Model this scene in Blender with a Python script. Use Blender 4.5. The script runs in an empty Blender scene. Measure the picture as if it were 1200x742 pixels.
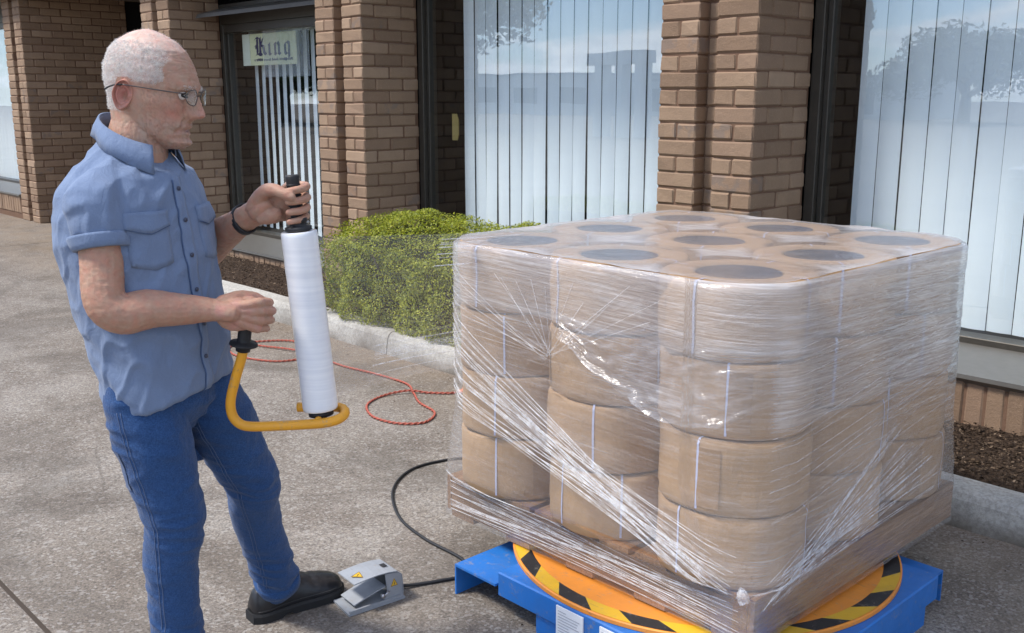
import bpy, bmesh, math, random
import numpy as np
from mathutils import Vector, Matrix, noise
from math import sin, cos, pi, radians, sqrt, atan2, exp

S = bpy.context.scene
C = S.collection
random.seed(7)
rng = np.random.default_rng(7)

# ---------------------------------------------------------------- camera, world, sun, exposure
EYE = Vector((0, 0, 1.5)); PITCH = .216; YAW = .810
cam = bpy.data.cameras.new('camera'); camo = bpy.data.objects.new('camera', cam); C.objects.link(camo)
camo.location = EYE; camo.rotation_euler = (pi/2-PITCH, 0, YAW)
cam.sensor_width = 36; cam.lens = 1180/1200*36; cam.clip_end = 2000; cam.clip_start = .05
S.camera = camo

SUN_EL = radians(56); SUN_AZ = radians(214)      # azimuth measured clockwise from +Y: the sun stands behind and left of the camera
w = bpy.data.worlds.new('World'); S.world = w; w.use_nodes = True
nt = w.node_tree; nt.nodes.clear()
def wn(t, **k):
    n = nt.nodes.new(t)
    for a, b in k.items(): setattr(n, a, b)
    return n
sky = wn('ShaderNodeTexSky', sky_type='NISHITA', sun_disc=False, sun_elevation=SUN_EL, sun_rotation=SUN_AZ, air_density=1.0, dust_density=.3)
tc = wn('ShaderNodeTexCoord')
mp = wn('ShaderNodeMapping'); mp.inputs['Scale'].default_value = (1, 1, 3.6)
nt.links.new(tc.outputs['Generated'], mp.inputs['Vector'])
nz = wn('ShaderNodeTexNoise'); nz.inputs['Scale'].default_value = 7.5; nz.inputs['Detail'].default_value = 9; nz.inputs['Roughness'].default_value = .55
nt.links.new(mp.outputs['Vector'], nz.inputs['Vector'])
cr = wn('ShaderNodeValToRGB'); cr.color_ramp.elements[0].position = .46; cr.color_ramp.elements[1].position = .60
nt.links.new(nz.outputs['Fac'], cr.inputs['Fac'])
nz2 = wn('ShaderNodeTexNoise'); nz2.inputs['Scale'].default_value = 9; nz2.inputs['Detail'].default_value = 6
nt.links.new(mp.outputs['Vector'], nz2.inputs['Vector'])
cc = wn('ShaderNodeValToRGB'); cc.color_ramp.elements[0].position = .35; cc.color_ramp.elements[1].position = .62
cc.color_ramp.elements[0].color = (6.5, 6.9, 7.6, 1); cc.color_ramp.elements[1].color = (12, 12, 12, 1)
nt.links.new(nz2.outputs['Fac'], cc.inputs['Fac'])
sx = wn('ShaderNodeSeparateXYZ'); nt.links.new(tc.outputs['Generated'], sx.inputs[0])
lowc = wn('ShaderNodeMapRange'); lowc.inputs['From Min'].default_value = .0; lowc.inputs['From Max'].default_value = .10; lowc.inputs['To Min'].default_value = .25; lowc.inputs['To Max'].default_value = 0
nt.links.new(sx.outputs[2], lowc.inputs['Value'])
mxf = wn('ShaderNodeMath', operation='MAXIMUM'); nt.links.new(cr.outputs['Color'], mxf.inputs[0]); nt.links.new(lowc.outputs[0], mxf.inputs[1])
mx = wn('ShaderNodeMixRGB'); nt.links.new(mxf.outputs[0], mx.inputs['Fac'])
tint = wn('ShaderNodeMixRGB', blend_type='MULTIPLY'); tint.inputs['Fac'].default_value = 1; tint.inputs['Color2'].default_value = (.60, .76, 1.0, 1)
nt.links.new(sky.outputs['Color'], tint.inputs['Color1']); nt.links.new(tint.outputs[0], mx.inputs['Color1']); nt.links.new(cc.outputs['Color'], mx.inputs['Color2'])
bg = wn('ShaderNodeBackground'); bg.inputs['Strength'].default_value = .12
nt.links.new(mx.outputs['Color'], bg.inputs['Color'])
wo = wn('ShaderNodeOutputWorld'); nt.links.new(bg.outputs['Background'], wo.inputs['Surface'])

sun = bpy.data.lights.new('sun', 'SUN'); sun.energy = 2.7; sun.angle = radians(11); sun.color = (1, .95, .88)
suno = bpy.data.objects.new('sun', sun); C.objects.link(suno)
sd = Vector((sin(SUN_AZ)*cos(SUN_EL), cos(SUN_AZ)*cos(SUN_EL), sin(SUN_EL)))
suno.rotation_euler = sd.to_track_quat('Z', 'Y').to_euler(); suno.location = (0, -5, 12)
S.view_settings.view_transform = 'Standard'; S.view_settings.look = 'None'
S.view_settings.exposure = 0.80; S.view_settings.gamma = 1; S.view_settings.use_curve_mapping = False
S.cycles.transparent_max_bounces = 24; S.cycles.max_bounces = 8

# ---------------------------------------------------------------- node helpers
class NT:
    def __init__(s, name):
        s.m = bpy.data.materials.new(name); s.m.use_nodes = True
        s.t = s.m.node_tree; s.t.nodes.clear()
        s.out = s.n('ShaderNodeOutputMaterial')
    def n(s, typ, **k):
        o = s.t.nodes.new(typ)
        for a, b in k.items():
            if a == 'ins':
                for i, v in b.items():
                    if hasattr(v, 'is_output'): s.t.links.new(v, o.inputs[i])
                    else: o.inputs[i].default_value = v
            else: setattr(o, a, b)
        return o
    def link(s, a, b): s.t.links.new(a, b)
    def coord(s, kind='Object', scale=(1, 1, 1), rot=(0, 0, 0)):
        c = s.n('ShaderNodeTexCoord'); m = s.n('ShaderNodeMapping', ins={'Vector': c.outputs[kind], 'Scale': scale, 'Rotation': rot})
        return m.outputs[0]
    def world(s, scale=(1, 1, 1), rot=(0, 0, 0)):
        g = s.n('ShaderNodeNewGeometry'); m = s.n('ShaderNodeMapping', ins={'Vector': g.outputs['Position'], 'Scale': scale, 'Rotation': rot})
        return m.outputs[0]
    def noise(s, vec, scale, detail=4, rough=.55, dist=0):
        return s.n('ShaderNodeTexNoise', ins={'Vector': vec, 'Scale': scale, 'Detail': detail, 'Roughness': rough, 'Distortion': dist}).outputs['Fac']
    def ramp(s, fac, stops):
        r = s.n('ShaderNodeValToRGB', ins={'Fac': fac}); e = r.color_ramp.elements
        while len(e) < len(stops): e.new(.5)
        for q, (p, c) in zip(e, stops):
            q.position = p; q.color = (*c, 1) if len(c) == 3 else c
        return r.outputs['Color']
    def mix(s, fac, a, b, mode='MIX'):
        o = s.n('ShaderNodeMixRGB', blend_type=mode, ins={'Fac': fac, 'Color1': a if hasattr(a, 'is_output') else (*a, 1), 'Color2': b if hasattr(b, 'is_output') else (*b, 1)})
        return o.outputs[0]
    def math(s, op, a, b=0., clamp=False):
        return s.n('ShaderNodeMath', operation=op, use_clamp=clamp, ins={0: a, 1: b}).outputs[0]
    def mr(s, v, a, b, c=0., d=1.):
        return s.n('ShaderNodeMapRange', ins={'Value': v, 'From Min': a, 'From Max': b, 'To Min': c, 'To Max': d}).outputs[0]
    def bump(s, h, strength=.3, dist=.01, nrm=None):
        i = {'Height': h, 'Strength': strength, 'Distance': dist}
        if nrm is not None: i['Normal'] = nrm
        return s.n('ShaderNodeBump', ins=i).outputs[0]
    def bsdf(s, col, rough=.6, spec=.5, metal=0., nrm=None, **extra):
        i = {'Roughness': rough, 'Specular IOR Level': spec, 'Metallic': metal, 'Base Color': col if hasattr(col, 'is_output') else (*col, 1)}
        if nrm is not None: i['Normal'] = nrm
        i.update(extra)
        b = s.n('ShaderNodeBsdfPrincipled', ins=i)
        s.link(b.outputs[0], s.out.inputs['Surface']); return b
    def rand(s): return s.n('ShaderNodeObjectInfo').outputs['Random']

def simple(name, col, rough=.6, spec=.5, metal=0., var=.12, scale=40, bump=.08, bscale=None):
    t = NT(name); v = t.coord()
    c = t.mix(t.noise(v, scale, 5), tuple(x*(1-var) for x in col), tuple(min(1, x*(1+var)) for x in col))
    t.bsdf(c, rough, spec, metal, t.bump(t.noise(v, bscale or scale*3, 3), bump, .004)); return t.m

# ---------------------------------------------------------------- object helpers
def link(name, me, parent=None, mat=None, label=None, cat=None, group=None, kind=None):
    o = bpy.data.objects.new(name, me); C.objects.link(o)
    if mat is not None and me is not None and len(me.materials) == 0:
        for mm in (mat if isinstance(mat, (list, tuple)) else [mat]): me.materials.append(mm)
    if parent is not None: o.parent = parent
    tag(o, label, cat, group, kind); return o
def tag(o, label=None, cat=None, group=None, kind=None):
    for k, v in (('label', label), ('category', cat), ('group', group), ('kind', kind)):
        if v: o[k] = v
    return o
def thing(name, label, cat, loc=(0, 0, 0), group=None, rz=0.):
    o = bpy.data.objects.new(name, None); C.objects.link(o); o.location = loc; o.rotation_euler = (0, 0, rz)
    o.empty_display_size = .1
    return tag(o, label, cat, group)
def mesh(name, V, F, smooth=False):
    me = bpy.data.meshes.new(name); me.from_pydata([tuple(map(float, v)) for v in V], [], [tuple(map(int, f)) for f in F]); me.update()
    if smooth: me.polygons.foreach_set('use_smooth', [True]*len(me.polygons))
    return me
class MB:
    """collects boxes, tubes and lofts into one mesh"""
    def __init__(s): s.V = []; s.F = []; s.sm = []; s.mi = []
    def add(s, V, F, smooth=False, mi=0):
        b = len(s.V); s.V += [tuple(map(float, v)) for v in V]; s.F += [tuple(b+int(i) for i in f) for f in F]
        s.sm += [smooth]*len(F); s.mi += [mi]*len(F); return s
    def box(s, lo, hi, M=None, mi=0, bev=0.):
        if bev > 0:
            bm = bmesh.new(); bmesh.ops.create_cube(bm, size=1)
            for v in bm.verts: v.co = Vector([(lo[i]+hi[i])/2+v.co[i]*(hi[i]-lo[i]) for i in range(3)])
            bmesh.ops.bevel(bm, geom=bm.edges[:], offset=bev, segments=1, affect='EDGES', profile=.5)
            V = [v.co.copy() for v in bm.verts]; bm.verts.index_update(); F = [[v.index for v in f.verts] for f in bm.faces]; bm.free()
        else:
            V = [Vector((x, y, z)) for x in (lo[0], hi[0]) for y in (lo[1], hi[1]) for z in (lo[2], hi[2])]
            F = [(0, 1, 3, 2), (4, 6, 7, 5), (0, 4, 5, 1), (2, 3, 7, 6), (0, 2, 6, 4), (1, 5, 7, 3)]
        if M is not None: V = [M @ v for v in V]
        return s.add(V, F, False, mi)
    def tube(s, pts, r, n=8, caps=True, mi=0, flat=None):
        pts = [Vector(p) for p in pts]; k = len(pts)
        rr = r if hasattr(r, '__len__') else [r]*k
        up = None; V = []; F = []
        for i, p in enumerate(pts):
            d = (pts[min(i+1, k-1)]-pts[max(i-1, 0)])
            d = d.normalized() if d.length > 1e-9 else Vector((0, 0, 1))
            if up is None:
                a = Vector((0, 0, 1)) if abs(d.z) < .9 else Vector((1, 0, 0)); up = (a-d*a.dot(d)).normalized()
            else:
                up = (up-d*up.dot(d)).normalized()
            sd_ = d.cross(up)
            for j in range(n):
                t = 2*pi*j/n; V.append(p+(up*cos(t)+sd_*sin(t)*(flat or 1))*rr[i])
        for i in range(k-1):
            for j in range(n): F.append((i*n+j, i*n+(j+1) % n, (i+1)*n+(j+1) % n, (i+1)*n+j))
        if caps: F += [tuple(range(n-1, -1, -1)), tuple(range((k-1)*n, k*n))]
        return s.add(V, F, True, mi)
    def loft(s, rings, caps=True, smooth=True, mi=0):
        n = len(rings[0]); V = [v for r in rings for v in r]; F = []
        for i in range(len(rings)-1):
            for j in range(n): F.append((i*n+j, i*n+(j+1) % n, (i+1)*n+(j+1) % n, (i+1)*n+j))
        if caps: F += [tuple(range(n-1, -1, -1)), tuple(range((len(rings)-1)*n, len(rings)*n))]
        return s.add(V, F, smooth, mi)
    def prism(s, poly, z0, z1, mi=0, M=None):
        n = len(poly); V = [Vector((p[0], p[1], z0)) for p in poly]+[Vector((p[0], p[1], z1)) for p in poly]
        F = [tuple(range(n-1, -1, -1)), tuple(range(n, 2*n))]+[(i, (i+1) % n, n+(i+1) % n, n+i) for i in range(n)]
        if M is not None: V = [M @ v for v in V]
        return s.add(V, F, False, mi)
    def mesh(s, name='m'):
        me = mesh(name, s.V, s.F); me.polygons.foreach_set('use_smooth', s.sm); me.polygons.foreach_set('material_index', s.mi); return me
    def build(s, name, mat, parent=None, **k): return link(name, s.mesh(name), parent, mat, **k)
def bez(pts, n=8):
    """Catmull-Rom through the points"""
    P = [Vector(p) for p in pts]; P = [P[0]*2-P[1]]+P+[P[-1]*2-P[-2]]; out = []
    for i in range(1, len(P)-2):
        a, b, c, d = P[i-1:i+3]
        for k in range(n):
            t = k/n; out.append(.5*((2*b)+(c-a)*t+(2*a-5*b+4*c-d)*t*t+(3*b-a-3*c+d)*t**3))
    out.append(P[-2]); return out

# ---------------------------------------------------------------- ground
def ground_mat():
    t = NT('weathered_concrete'); v = t.world()
    big = t.noise(v, .9, 6, .62, .6); mid = t.noise(v, 3.1, 7, .66, .3); fine = t.noise(v, 120, 4, .7); spk = t.noise(v, 240, 2, .5)
    c = t.ramp(big, [(.28, (.225, .190, .157)), (.46, (.275, .240, .205)), (.58, (.31, .275, .24)), (.78, (.36, .33, .295))])
    c = t.mix(t.mr(mid, .36, .56), t.mix(.6, c, (.15, .12, .098)), c)
    stk = t.noise(t.world((.6, 1.3, 1), (0, 0, .35)), 1.6, 9, .72, .8); c = t.mix(t.mr(stk, .52, .68, 0, .5), c, (.36, .335, .30)); c = t.mix(t.mr(stk, .46, .36, 0, .4), c, (.17, .14, .115))
    c = t.mix(t.mr(fine, .38, .56), t.mix(.50, c, (.055, .045, .04)), c)
    c = t.mix(t.mr(fine, .56, .68, 0, .6), c, (.38, .355, .32))
    c = t.mix(t.mr(spk, .66, .74, 0, .6), c, (.42, .40, .37))
    vo = t.n('ShaderNodeTexVoronoi', ins={'Vector': v, 'Scale': 170., 'Randomness': 1.}); vl = t.n('ShaderNodeRGBToBW', ins={0: vo.outputs['Color']}).outputs[0]
    c = t.mix(1., c, t.ramp(vl, [(.2, (.74, .74, .74)), (.5, (1, 1, 1)), (.8, (1.0, .98, .95)), (.95, (1.35, 1.33, 1.29))]), 'MULTIPLY')
    vb_ = t.n('ShaderNodeTexVoronoi', ins={'Vector': v, 'Scale': 100., 'Randomness': 1.}); vbl = t.n('ShaderNodeRGBToBW', ins={0: vb_.outputs['Color']}).outputs[0]
    c = t.mix(t.mr(vbl, .74, .80, 0, .45), c, (.42, .40, .37)); c = t.mix(t.mr(vbl, .24, .18, 0, .4), c, (.06, .05, .045))
    wv_ = t.n('ShaderNodeMixRGB', ins={'Fac': .12, 'Color1': v, 'Color2': t.n('ShaderNodeTexNoise', ins={'Vector': v, 'Scale': 3., 'Detail': 5.}).outputs['Color']}).outputs[0]
    ck = t.n('ShaderNodeTexVoronoi', feature='DISTANCE_TO_EDGE', ins={'Vector': wv_, 'Scale': .42}).outputs['Distance']
    c = t.mix(t.math('MULTIPLY', t.mr(ck, .0028, .0008, 0, .32), t.mr(big, .42, .55)), c, (.05, .042, .036))
    st2 = t.mr(t.noise(v, .55, 9, .72, 1.2), .52, .60); c = t.mix(t.math('MULTIPLY', st2, .42), c, (.085, .072, .06))
    # earth washed out of the bed lies along the kerb
    g = t.n('ShaderNodeSeparateXYZ', ins={0: v}); d = t.mr(g.outputs[1], 2.75, 3.45, 0, 1)
    d = t.math('MULTIPLY', d, t.mr(mid, .3, .62, .1, 1)); c = t.mix(t.math('MULTIPLY', d, .55), c, (.21, .145, .085))
    # a paler trafficked strip
    h = t.math('ADD', fine, t.math('ADD', t.math('MULTIPLY', mid, .6), t.math('MULTIPLY', vl, .7)))
    t.bsdf(c, .93, .25, 0, t.bump(h, .5, .008)); return t.m
GM = ground_mat()
# slabs: one sheet cut by a sawn joint; the joint floor lies below
mb = MB(); J = [-60, -2.97-.006]; 
def slab(x0, x1, y0, y1): mb.add([(x0, y0, 0), (x1, y0, 0), (x1, y1, 0), (x0, y1, 0)], [(0, 1, 2, 3)])
jx = [-150, -6.4, 90]; jy = [-200, .845, 60]
for a, b in ((-150, -10.93), (-10.93, 120)):
    for c, d in ((-200, .845), (.845, 100)):
        slab(a+(.007 if a > -100 else 0), b-(.007 if b < 100 else 0), c+(.007 if c > -100 else 0), d-(.007 if d < 90 else 0))
link('ground', mb.mesh(), None, GM, kind='structure')
mb = MB(); mb.add([(-160, -210, -.012), (130, -210, -.012), (130, 110, -.012), (-160, 110, -.012)], [(0, 1, 2, 3)])
link('joint_floor', mb.mesh(), None, simple('joint_dirt', (.07, .055, .045), .95), kind='structure')

# kerb with rounded nose, cast in lengths
def kerb_mat():
    t = NT('kerb_concrete'); v = t.world()
    c = t.ramp(t.noise(v, 2.2, 6, .65), [(.3, (.30, .28, .25)), (.5, (.46, .44, .40)), (.7, (.56, .54, .49))])
    c = t.mix(t.mr(t.noise(v, 60, 5, .75), .38, .6), t.mix(.5, c, (.16, .145, .125)), c)
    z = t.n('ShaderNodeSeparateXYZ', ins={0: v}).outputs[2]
    low_mask = t.math('MULTIPLY', t.mr(z, .075, .0, 0, .85), t.mr(t.noise(v, 5, 5), .3, .6))
    c = t.mix(low_mask, c, (.12, .095, .07))  # browner in patches towards the bottom of the kerb face
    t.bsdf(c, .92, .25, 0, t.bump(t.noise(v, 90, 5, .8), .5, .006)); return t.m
KM = kerb_mat()
YK = 3.445
prof = [(0, -.01), (.006, .05), (.016, .10), (.03, .122), (.05, .132), (.15, .136), (.165, .128), (.17, .0)]
kt = thing('kerb', 'pale concrete kerb edging the garden bed in front of the building', 'kerb', (-4, YK, 0)); kt['kind'] = 'structure'; del kt['label'], kt['category']
x = -9.4
while x < 2.5:
    L = 2.35; n = 12; mb = MB(); rings = []
    for i in range(n+1):
        xx = x+.004+(L-.008)*i/n
        rings.append([(xx+4, y+.004*noise.noise((xx*2, y*9, 3)), z+.005*noise.noise((xx*1.5, 7, y*8))) for y, z in prof])
    mb.loft(rings, True, False); mb.build('kerb_stone', KM, kt); x += L

# garden bed
def mulch_mat():
    t = NT('bark_mulch'); v = t.world()
    c = t.ramp(t.noise(v, 55, 6, .8), [(.3, (.022, .014, .010)), (.5, (.065, .042, .028)), (.66, (.13, .085, .055)), (.8, (.24, .17, .115))])
    t.bsdf(c, .95, .2, 0, t.bump(t.noise(v, 80, 6, .85), 1, .02)); return t.m
MM = mulch_mat()
V = []; F = []; nx, ny = 260, 18
for i in range(nx+1):
    for j in range(ny+1):
        X = -9.3+11.8*i/nx; Y = 3.60+.66*j/ny
        z = .118+.012*noise.noise((X*5, Y*5, 0))+.010*noise.noise((X*17, Y*17, 2))+.006*noise.noise((X*45, Y*45, 5))
        z += .02*min(1, j/8)
        V.append((X, Y, z))
for i in range(nx):
    for j in range(ny): F.append((i*(ny+1)+j, (i+1)*(ny+1)+j, (i+1)*(ny+1)+j+1, i*(ny+1)+j+1))
link('garden_bed', mesh('bed', V, F, True), None, MM, kind='structure')
V = []; F = []
for k in range(20000):
    X = random.choice((random.uniform(-9.2, -5.6), random.uniform(-2.2, .4), random.uniform(-2.2, .4))); Y = random.uniform(3.62, 4.19)
    z = .128+.02*min(1, (Y-3.6)/.29)+random.uniform(-.004, .012); L = random.uniform(.002, .009); W = L*random.uniform(.25, .6)
    M = Matrix.Translation((X, Y, z)) @ Matrix.Rotation(random.uniform(0, 6.3), 4, 'Z') @ Matrix.Rotation(random.uniform(-.7, .7), 4, 'X') @ Matrix.Rotation(random.uniform(-.5, .5), 4, 'Y')
    b = len(V); V += [M @ Vector(p) for p in ((-L, -W, 0), (L, -W*.7, 0), (L*.8, W, .002), (-L*.9, W*.8, .003))]; F.append((b, b+1, b+2, b+3))
t = NT('bark_chip'); g = t.n('ShaderNodeNewGeometry'); c = t.ramp(g.outputs['Random Per Island'], [(0, (.022, .014, .010)), (.5, (.055, .036, .024)), (.88, (.10, .068, .044)), (1, (.22, .16, .11))])
t.bsdf(c, .9, .2)
link('bark_chips', mesh('chips', V, F), None, t.m, kind='stuff')

# dead leaves, grit and bark that has spilled over the kerb
V = []; F = []
for k in range(900):
    X = random.uniform(-9, 1); Y = 3.43-abs(random.gauss(0, .10)) if k < 620 else random.uniform(.3, 3.3)
    L = random.uniform(.002, .007)*(1.6 if k % 23 == 0 else 1); W = L*random.uniform(.3, .8)
    M = Matrix.Translation((X, Y, .003)) @ Matrix.Rotation(random.uniform(0, 6.3), 4, 'Z') @ Matrix.Rotation(random.uniform(-.3, .3), 4, 'X')
    b = len(V); V += [M @ Vector(p) for p in ((-L, 0, 0), (0, -W, .0015), (L, 0, .001), (0, W, .002))]; F.append((b, b+1, b+2, b+3))
link('ground_litter', mesh('litter', V, F), None, t.m, kind='stuff')

# ---------------------------------------------------------------- brickwork
def brick_mat():
    t = NT('tan_brick'); v = t.coord(); r = t.rand(); wv = t.world()
    c = t.ramp(r, [(0, (.21, .136, .087)), (.3, (.28, .186, .120)), (.6, (.312, .211, .137)), (.85, (.368, .254, .170)), (1, (.24, .153, .100))])
    c = t.mix(t.mr(t.noise(wv, 9, 5, .6), .35, .7, 0, .3), c, (.17, .115, .08))
    c = t.mix(t.mr(t.noise(wv, 120, 4, .7), .55, .75, 0, .35), c, (.48, .34, .24))
    # the odd soot-grey kiln mark
    k = t.math('MULTIPLY', t.math('GREATER_THAN', t.math('FRACT', t.math('MULTIPLY', r, 57.3)), .90), t.mr(t.noise(wv, 14, 3), .5, .6))
    c = t.mix(t.math('MULTIPLY', k, .42), c, (.16, .14, .13))
    t.bsdf(c, .88, .3, 0, t.bump(t.math('ADD', t.noise(wv, 150, 5, .75), t.noise(wv, 34, 4, .6)), .6, .006)); return t.m
BM = brick_mat()
t = NT('brown_mortar'); v = t.world(); t.bsdf(t.mix(t.noise(v, 60, 5), (.13, .075, .048), (.20, .12, .08)), .95, .2, 0, t.bump(t.noise(v, 120, 4), .5, .004)); MOR = t.m
CH = .0833; BH = .0765; GAP = .008
_bc = {}
def brick_mesh(L, W, H):
    k = (round(L, 3), round(W, 3), round(H, 3)); v = _bc.setdefault(k, [])
    if len(v) < 4:
        bm = bmesh.new(); bmesh.ops.create_cube(bm, size=1)
        for q in bm.verts: q.co = Vector((q.co.x*L, q.co.y*W, q.co.z*H))
        bmesh.ops.bevel(bm, geom=bm.edges[:], offset=.0075, segments=1, affect='EDGES')
        for q in bm.verts: q.co += Vector([random.uniform(-.0028, .0028) for _ in range(3)])
        me = bpy.data.meshes.new('brick'); bm.to_mesh(me); bm.free(); me.materials.append(BM); v.append(me); return me
    return random.choice(v)
def brick(par, x0, x1, y0, y1, z0, z1):
    """one brick filling the box (world coordinates)"""
    p = par.location; me = brick_mesh(x1-x0, y1-y0, z1-z0)
    o = bpy.data.objects.new('brick', me); C.objects.link(o); o.parent = par
    o.location = ((x0+x1)/2-p.x+random.uniform(-.0015, .0015), (y0+y1)/2-p.y+random.uniform(-.0025, .0025), (z0+z1)/2-p.z+random.uniform(-.001, .001))
    o.rotation_euler = (random.uniform(-.006, .006), random.uniform(-.006, .006), random.choice((0, pi))+random.uniform(-.006, .006)); return o
YF = 4.20; YR = 4.69; ZT = 2.62
def pier(xr, label, z0=.12, ret=YR):
    """double pier with a groove; xr is its right-hand corner"""
    t_ = thing('brick_pier', label, 'brick pier', (xr-.29, YF, 0), 'brick piers between the windows')
    b, g = .235, .105; xl = xr-2*b-g; z = z0; i = 0; W = .112
    while z < ZT-.01:
        z1 = z+BH; q = GAP/2
        for k, x0 in enumerate((xl, xl+b+g)):
            if i % 2:
                brick(t_, x0, x0+b, YF, YF+W, z, z1)
            else:
                brick(t_, x0, x0+b/2-q, YF, YF+.22, z, z1); brick(t_, x0+b/2+q, x0+b, YF, YF+.229, z, z1)
        brick(t_, xl+b+q, xl+b+g-q, YF+.082, YF+.082+W, z, z1)
        y = YF+(W if i % 2 else .229)+GAP
        while y < ret-.03:
            y1 = min(y+.229, ret); brick(t_, xr-W, xr, y, y1, z, z1); y = y1+GAP
        z += CH; i += 1
    mb = MB(); P = Vector((xr-.29, YF, 0)); s = .0075
    mb.box((xl+s-P.x, s, 0), (xl+b-s-P.x, ret-YF, ZT)); mb.box((xl+b+g+s-P.x, s+.0008, 0), (xr-s-P.x, ret-YF-.001, ZT-.001)); mb.box((xl+b-s-P.x, .09, 0), (xl+b+g+s-P.x, ret-YF-.002, ZT-.002))
    mb.build('mortar', MOR, t_); return t_
XP = (-2.742, -5.917, -8.83)
pier(XP[0], 'brick pier between the two widest blinds, nearest the wrapped pallet')
pier(XP[1], 'brick pier rising behind the clipped hedge, left of the middle window')
pier(XP[2], 'brick pier behind the man, between the dark alcove and the window with the sign', .0)

# alcove: wall on its far side seen end on, dark doorway, soffit
XA = -12.62
wt = thing('brick_wall', 'shaded brick side wall of the entrance alcove behind the man', 'brick wall', (XA, YF, 0))
z = .0; i = 0
while z < ZT-.01:
    y = YF if i % 2 else YF-.0; first = .229 if i % 2 else .112
    y1 = y+first
    brick(wt, XA-.229 if not i % 2 else XA-.112, XA, y, y1, z, z+BH); y = y1+GAP
    while y < 5.42:
        y1 = min(y+.229, 5.45); brick(wt, XA-.112, XA, y, y1, z, z+BH); y = y1+GAP
    # end face and its groove
    xx = XA-(.229 if not i % 2 else .112)-GAP
    if i % 2: brick(wt, xx-.112, xx, YF, YF+.112, z, z+BH)
    brick(wt, XA-.35, XA-.245, YF+.082, YF+.194, z, z+BH)
    brick(wt, XA-.59, XA-.358, YF, YF+.112, z, z+BH)
    z += CH; i += 1
mb = MB(); mb.box((-.59+.008, .0075, 0), (-.36, .5, ZT)); mb.box((-.37, .09, 0), (-.23, 1.248, ZT-.001)); mb.box((-.24, .0075, 0), (-.0075, 1.249, ZT-.002)); mb.build('mortar', MOR, wt)
XL_ = XA-.60
BRZ = simple('bronze_frame', (.060, .053, .043), .42, .5, .35, .2, 30, .04)
DARK = simple('painted_dark', (.012, .012, .013), .8, .2)  # near-black colour paints in the darkness of unlit room and doorway
dt = thing('entrance_door', 'glazed entrance door painted dark for the unlit doorway at the back of the alcove', 'door', (-11, 6.4, 0))
mb = MB(); mb.box((-1.62, 0, 0), (2.2, .06, 2.6)); mb.build('door_leaf', DARK, dt)
mb = MB()
for x in (-1.62, -.55, .5, 2.1): mb.box((x, -.05, 0), (x+.08, -.002, 2.6))
mb.build('door_frame', BRZ, dt)
mb = MB(); mb.box((XA-.4, 5.46, 0), (XA-.05, 6.5, 2.62)); mb.box((XP[2]-.5, 4.73, 0), (XP[2]-.2, 6.5, 2.62))
link('alcove_reveal', mb.mesh(), None, DARK, kind='structure')

# roof soffit and fascia
t = NT('soffit_paint'); t.bsdf((.16, .135, .11), .8, .3); SOF = t.m
rf = thing('roof_eave', 'dark brown soffit and fascia over the windows and alcove', 'roof', (-6, 4.2, 2.63))
mb = MB(); mb.box((-13, -.12, .004), (12, 4.5, .12)); mb.build('soffit', SOF, rf)
mb = MB(); mb.box((-13, -.16, -.02), (12, -.125, .6)); mb.box((-13, -.15, .602), (12, 4.5, .66)); mb.build('fascia', BRZ, rf)
mb = MB(); mb.box((-13.5, 0, 0), (12, .1, 2.6)); mb.box((-13.5, -1.4, .004), (12, 0, .01))
o = mb.build('interior_wall', DARK, None, kind='structure'); o.location = (-6, 7.2, 0)

# ---------------------------------------------------------------- windows and blinds
YG = 4.735
t = NT('window_glass')
lw = t.n('ShaderNodeLayerWeight', ins={'Blend': .5}); bf = t.n('ShaderNodeNewGeometry').outputs['Backfacing']
fac = t.math('MULTIPLY', t.math('ADD', t.math('MULTIPLY', t.math('POWER', lw.outputs['Facing'], 3.), .6), .145, True), t.math('SUBTRACT', 1., bf))
wob = t.bump(t.noise(t.world(), 1.3, 2), .02, .05)
gl = t.n('ShaderNodeBsdfGlossy', ins={'Roughness': 0.0, 'Color': (.93, .97, 1, 1), 'Normal': wob}); tr = t.n('ShaderNodeBsdfTransparent', ins={'Color': (.955, .98, .985, 1)})
mxs = t.n('ShaderNodeMixShader', ins={0: fac, 1: tr.outputs[0], 2: gl.outputs[0]}); t.link(mxs.outputs[0], t.out.inputs[0]); GLASS = t.m
t = NT('blind_fabric'); v = t.coord(); wv = t.noise(t.coord('Object', (400, 400, 60)), 1, 2)
d1 = t.n('ShaderNodeBsdfDiffuse', ins={'Color': t.mix(t.rand(), (.83, .86, .88), (.88, .90, .91)), 'Normal': t.bump(wv, .1, .002)})
d2 = t.n('ShaderNodeBsdfTranslucent', ins={'Color': (.55, .62, .66, 1)})
ms = t.n('ShaderNodeMixShader', ins={0: .04, 1: d1.outputs[0], 2: d2.outputs[0]}); t.link(ms.outputs[0], t.out.inputs[0]); BLIND = t.m
SILL = simple('aluminium_sill', (.17, .16, .145), .45, .5, .5, .15, 25, .05)
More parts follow.
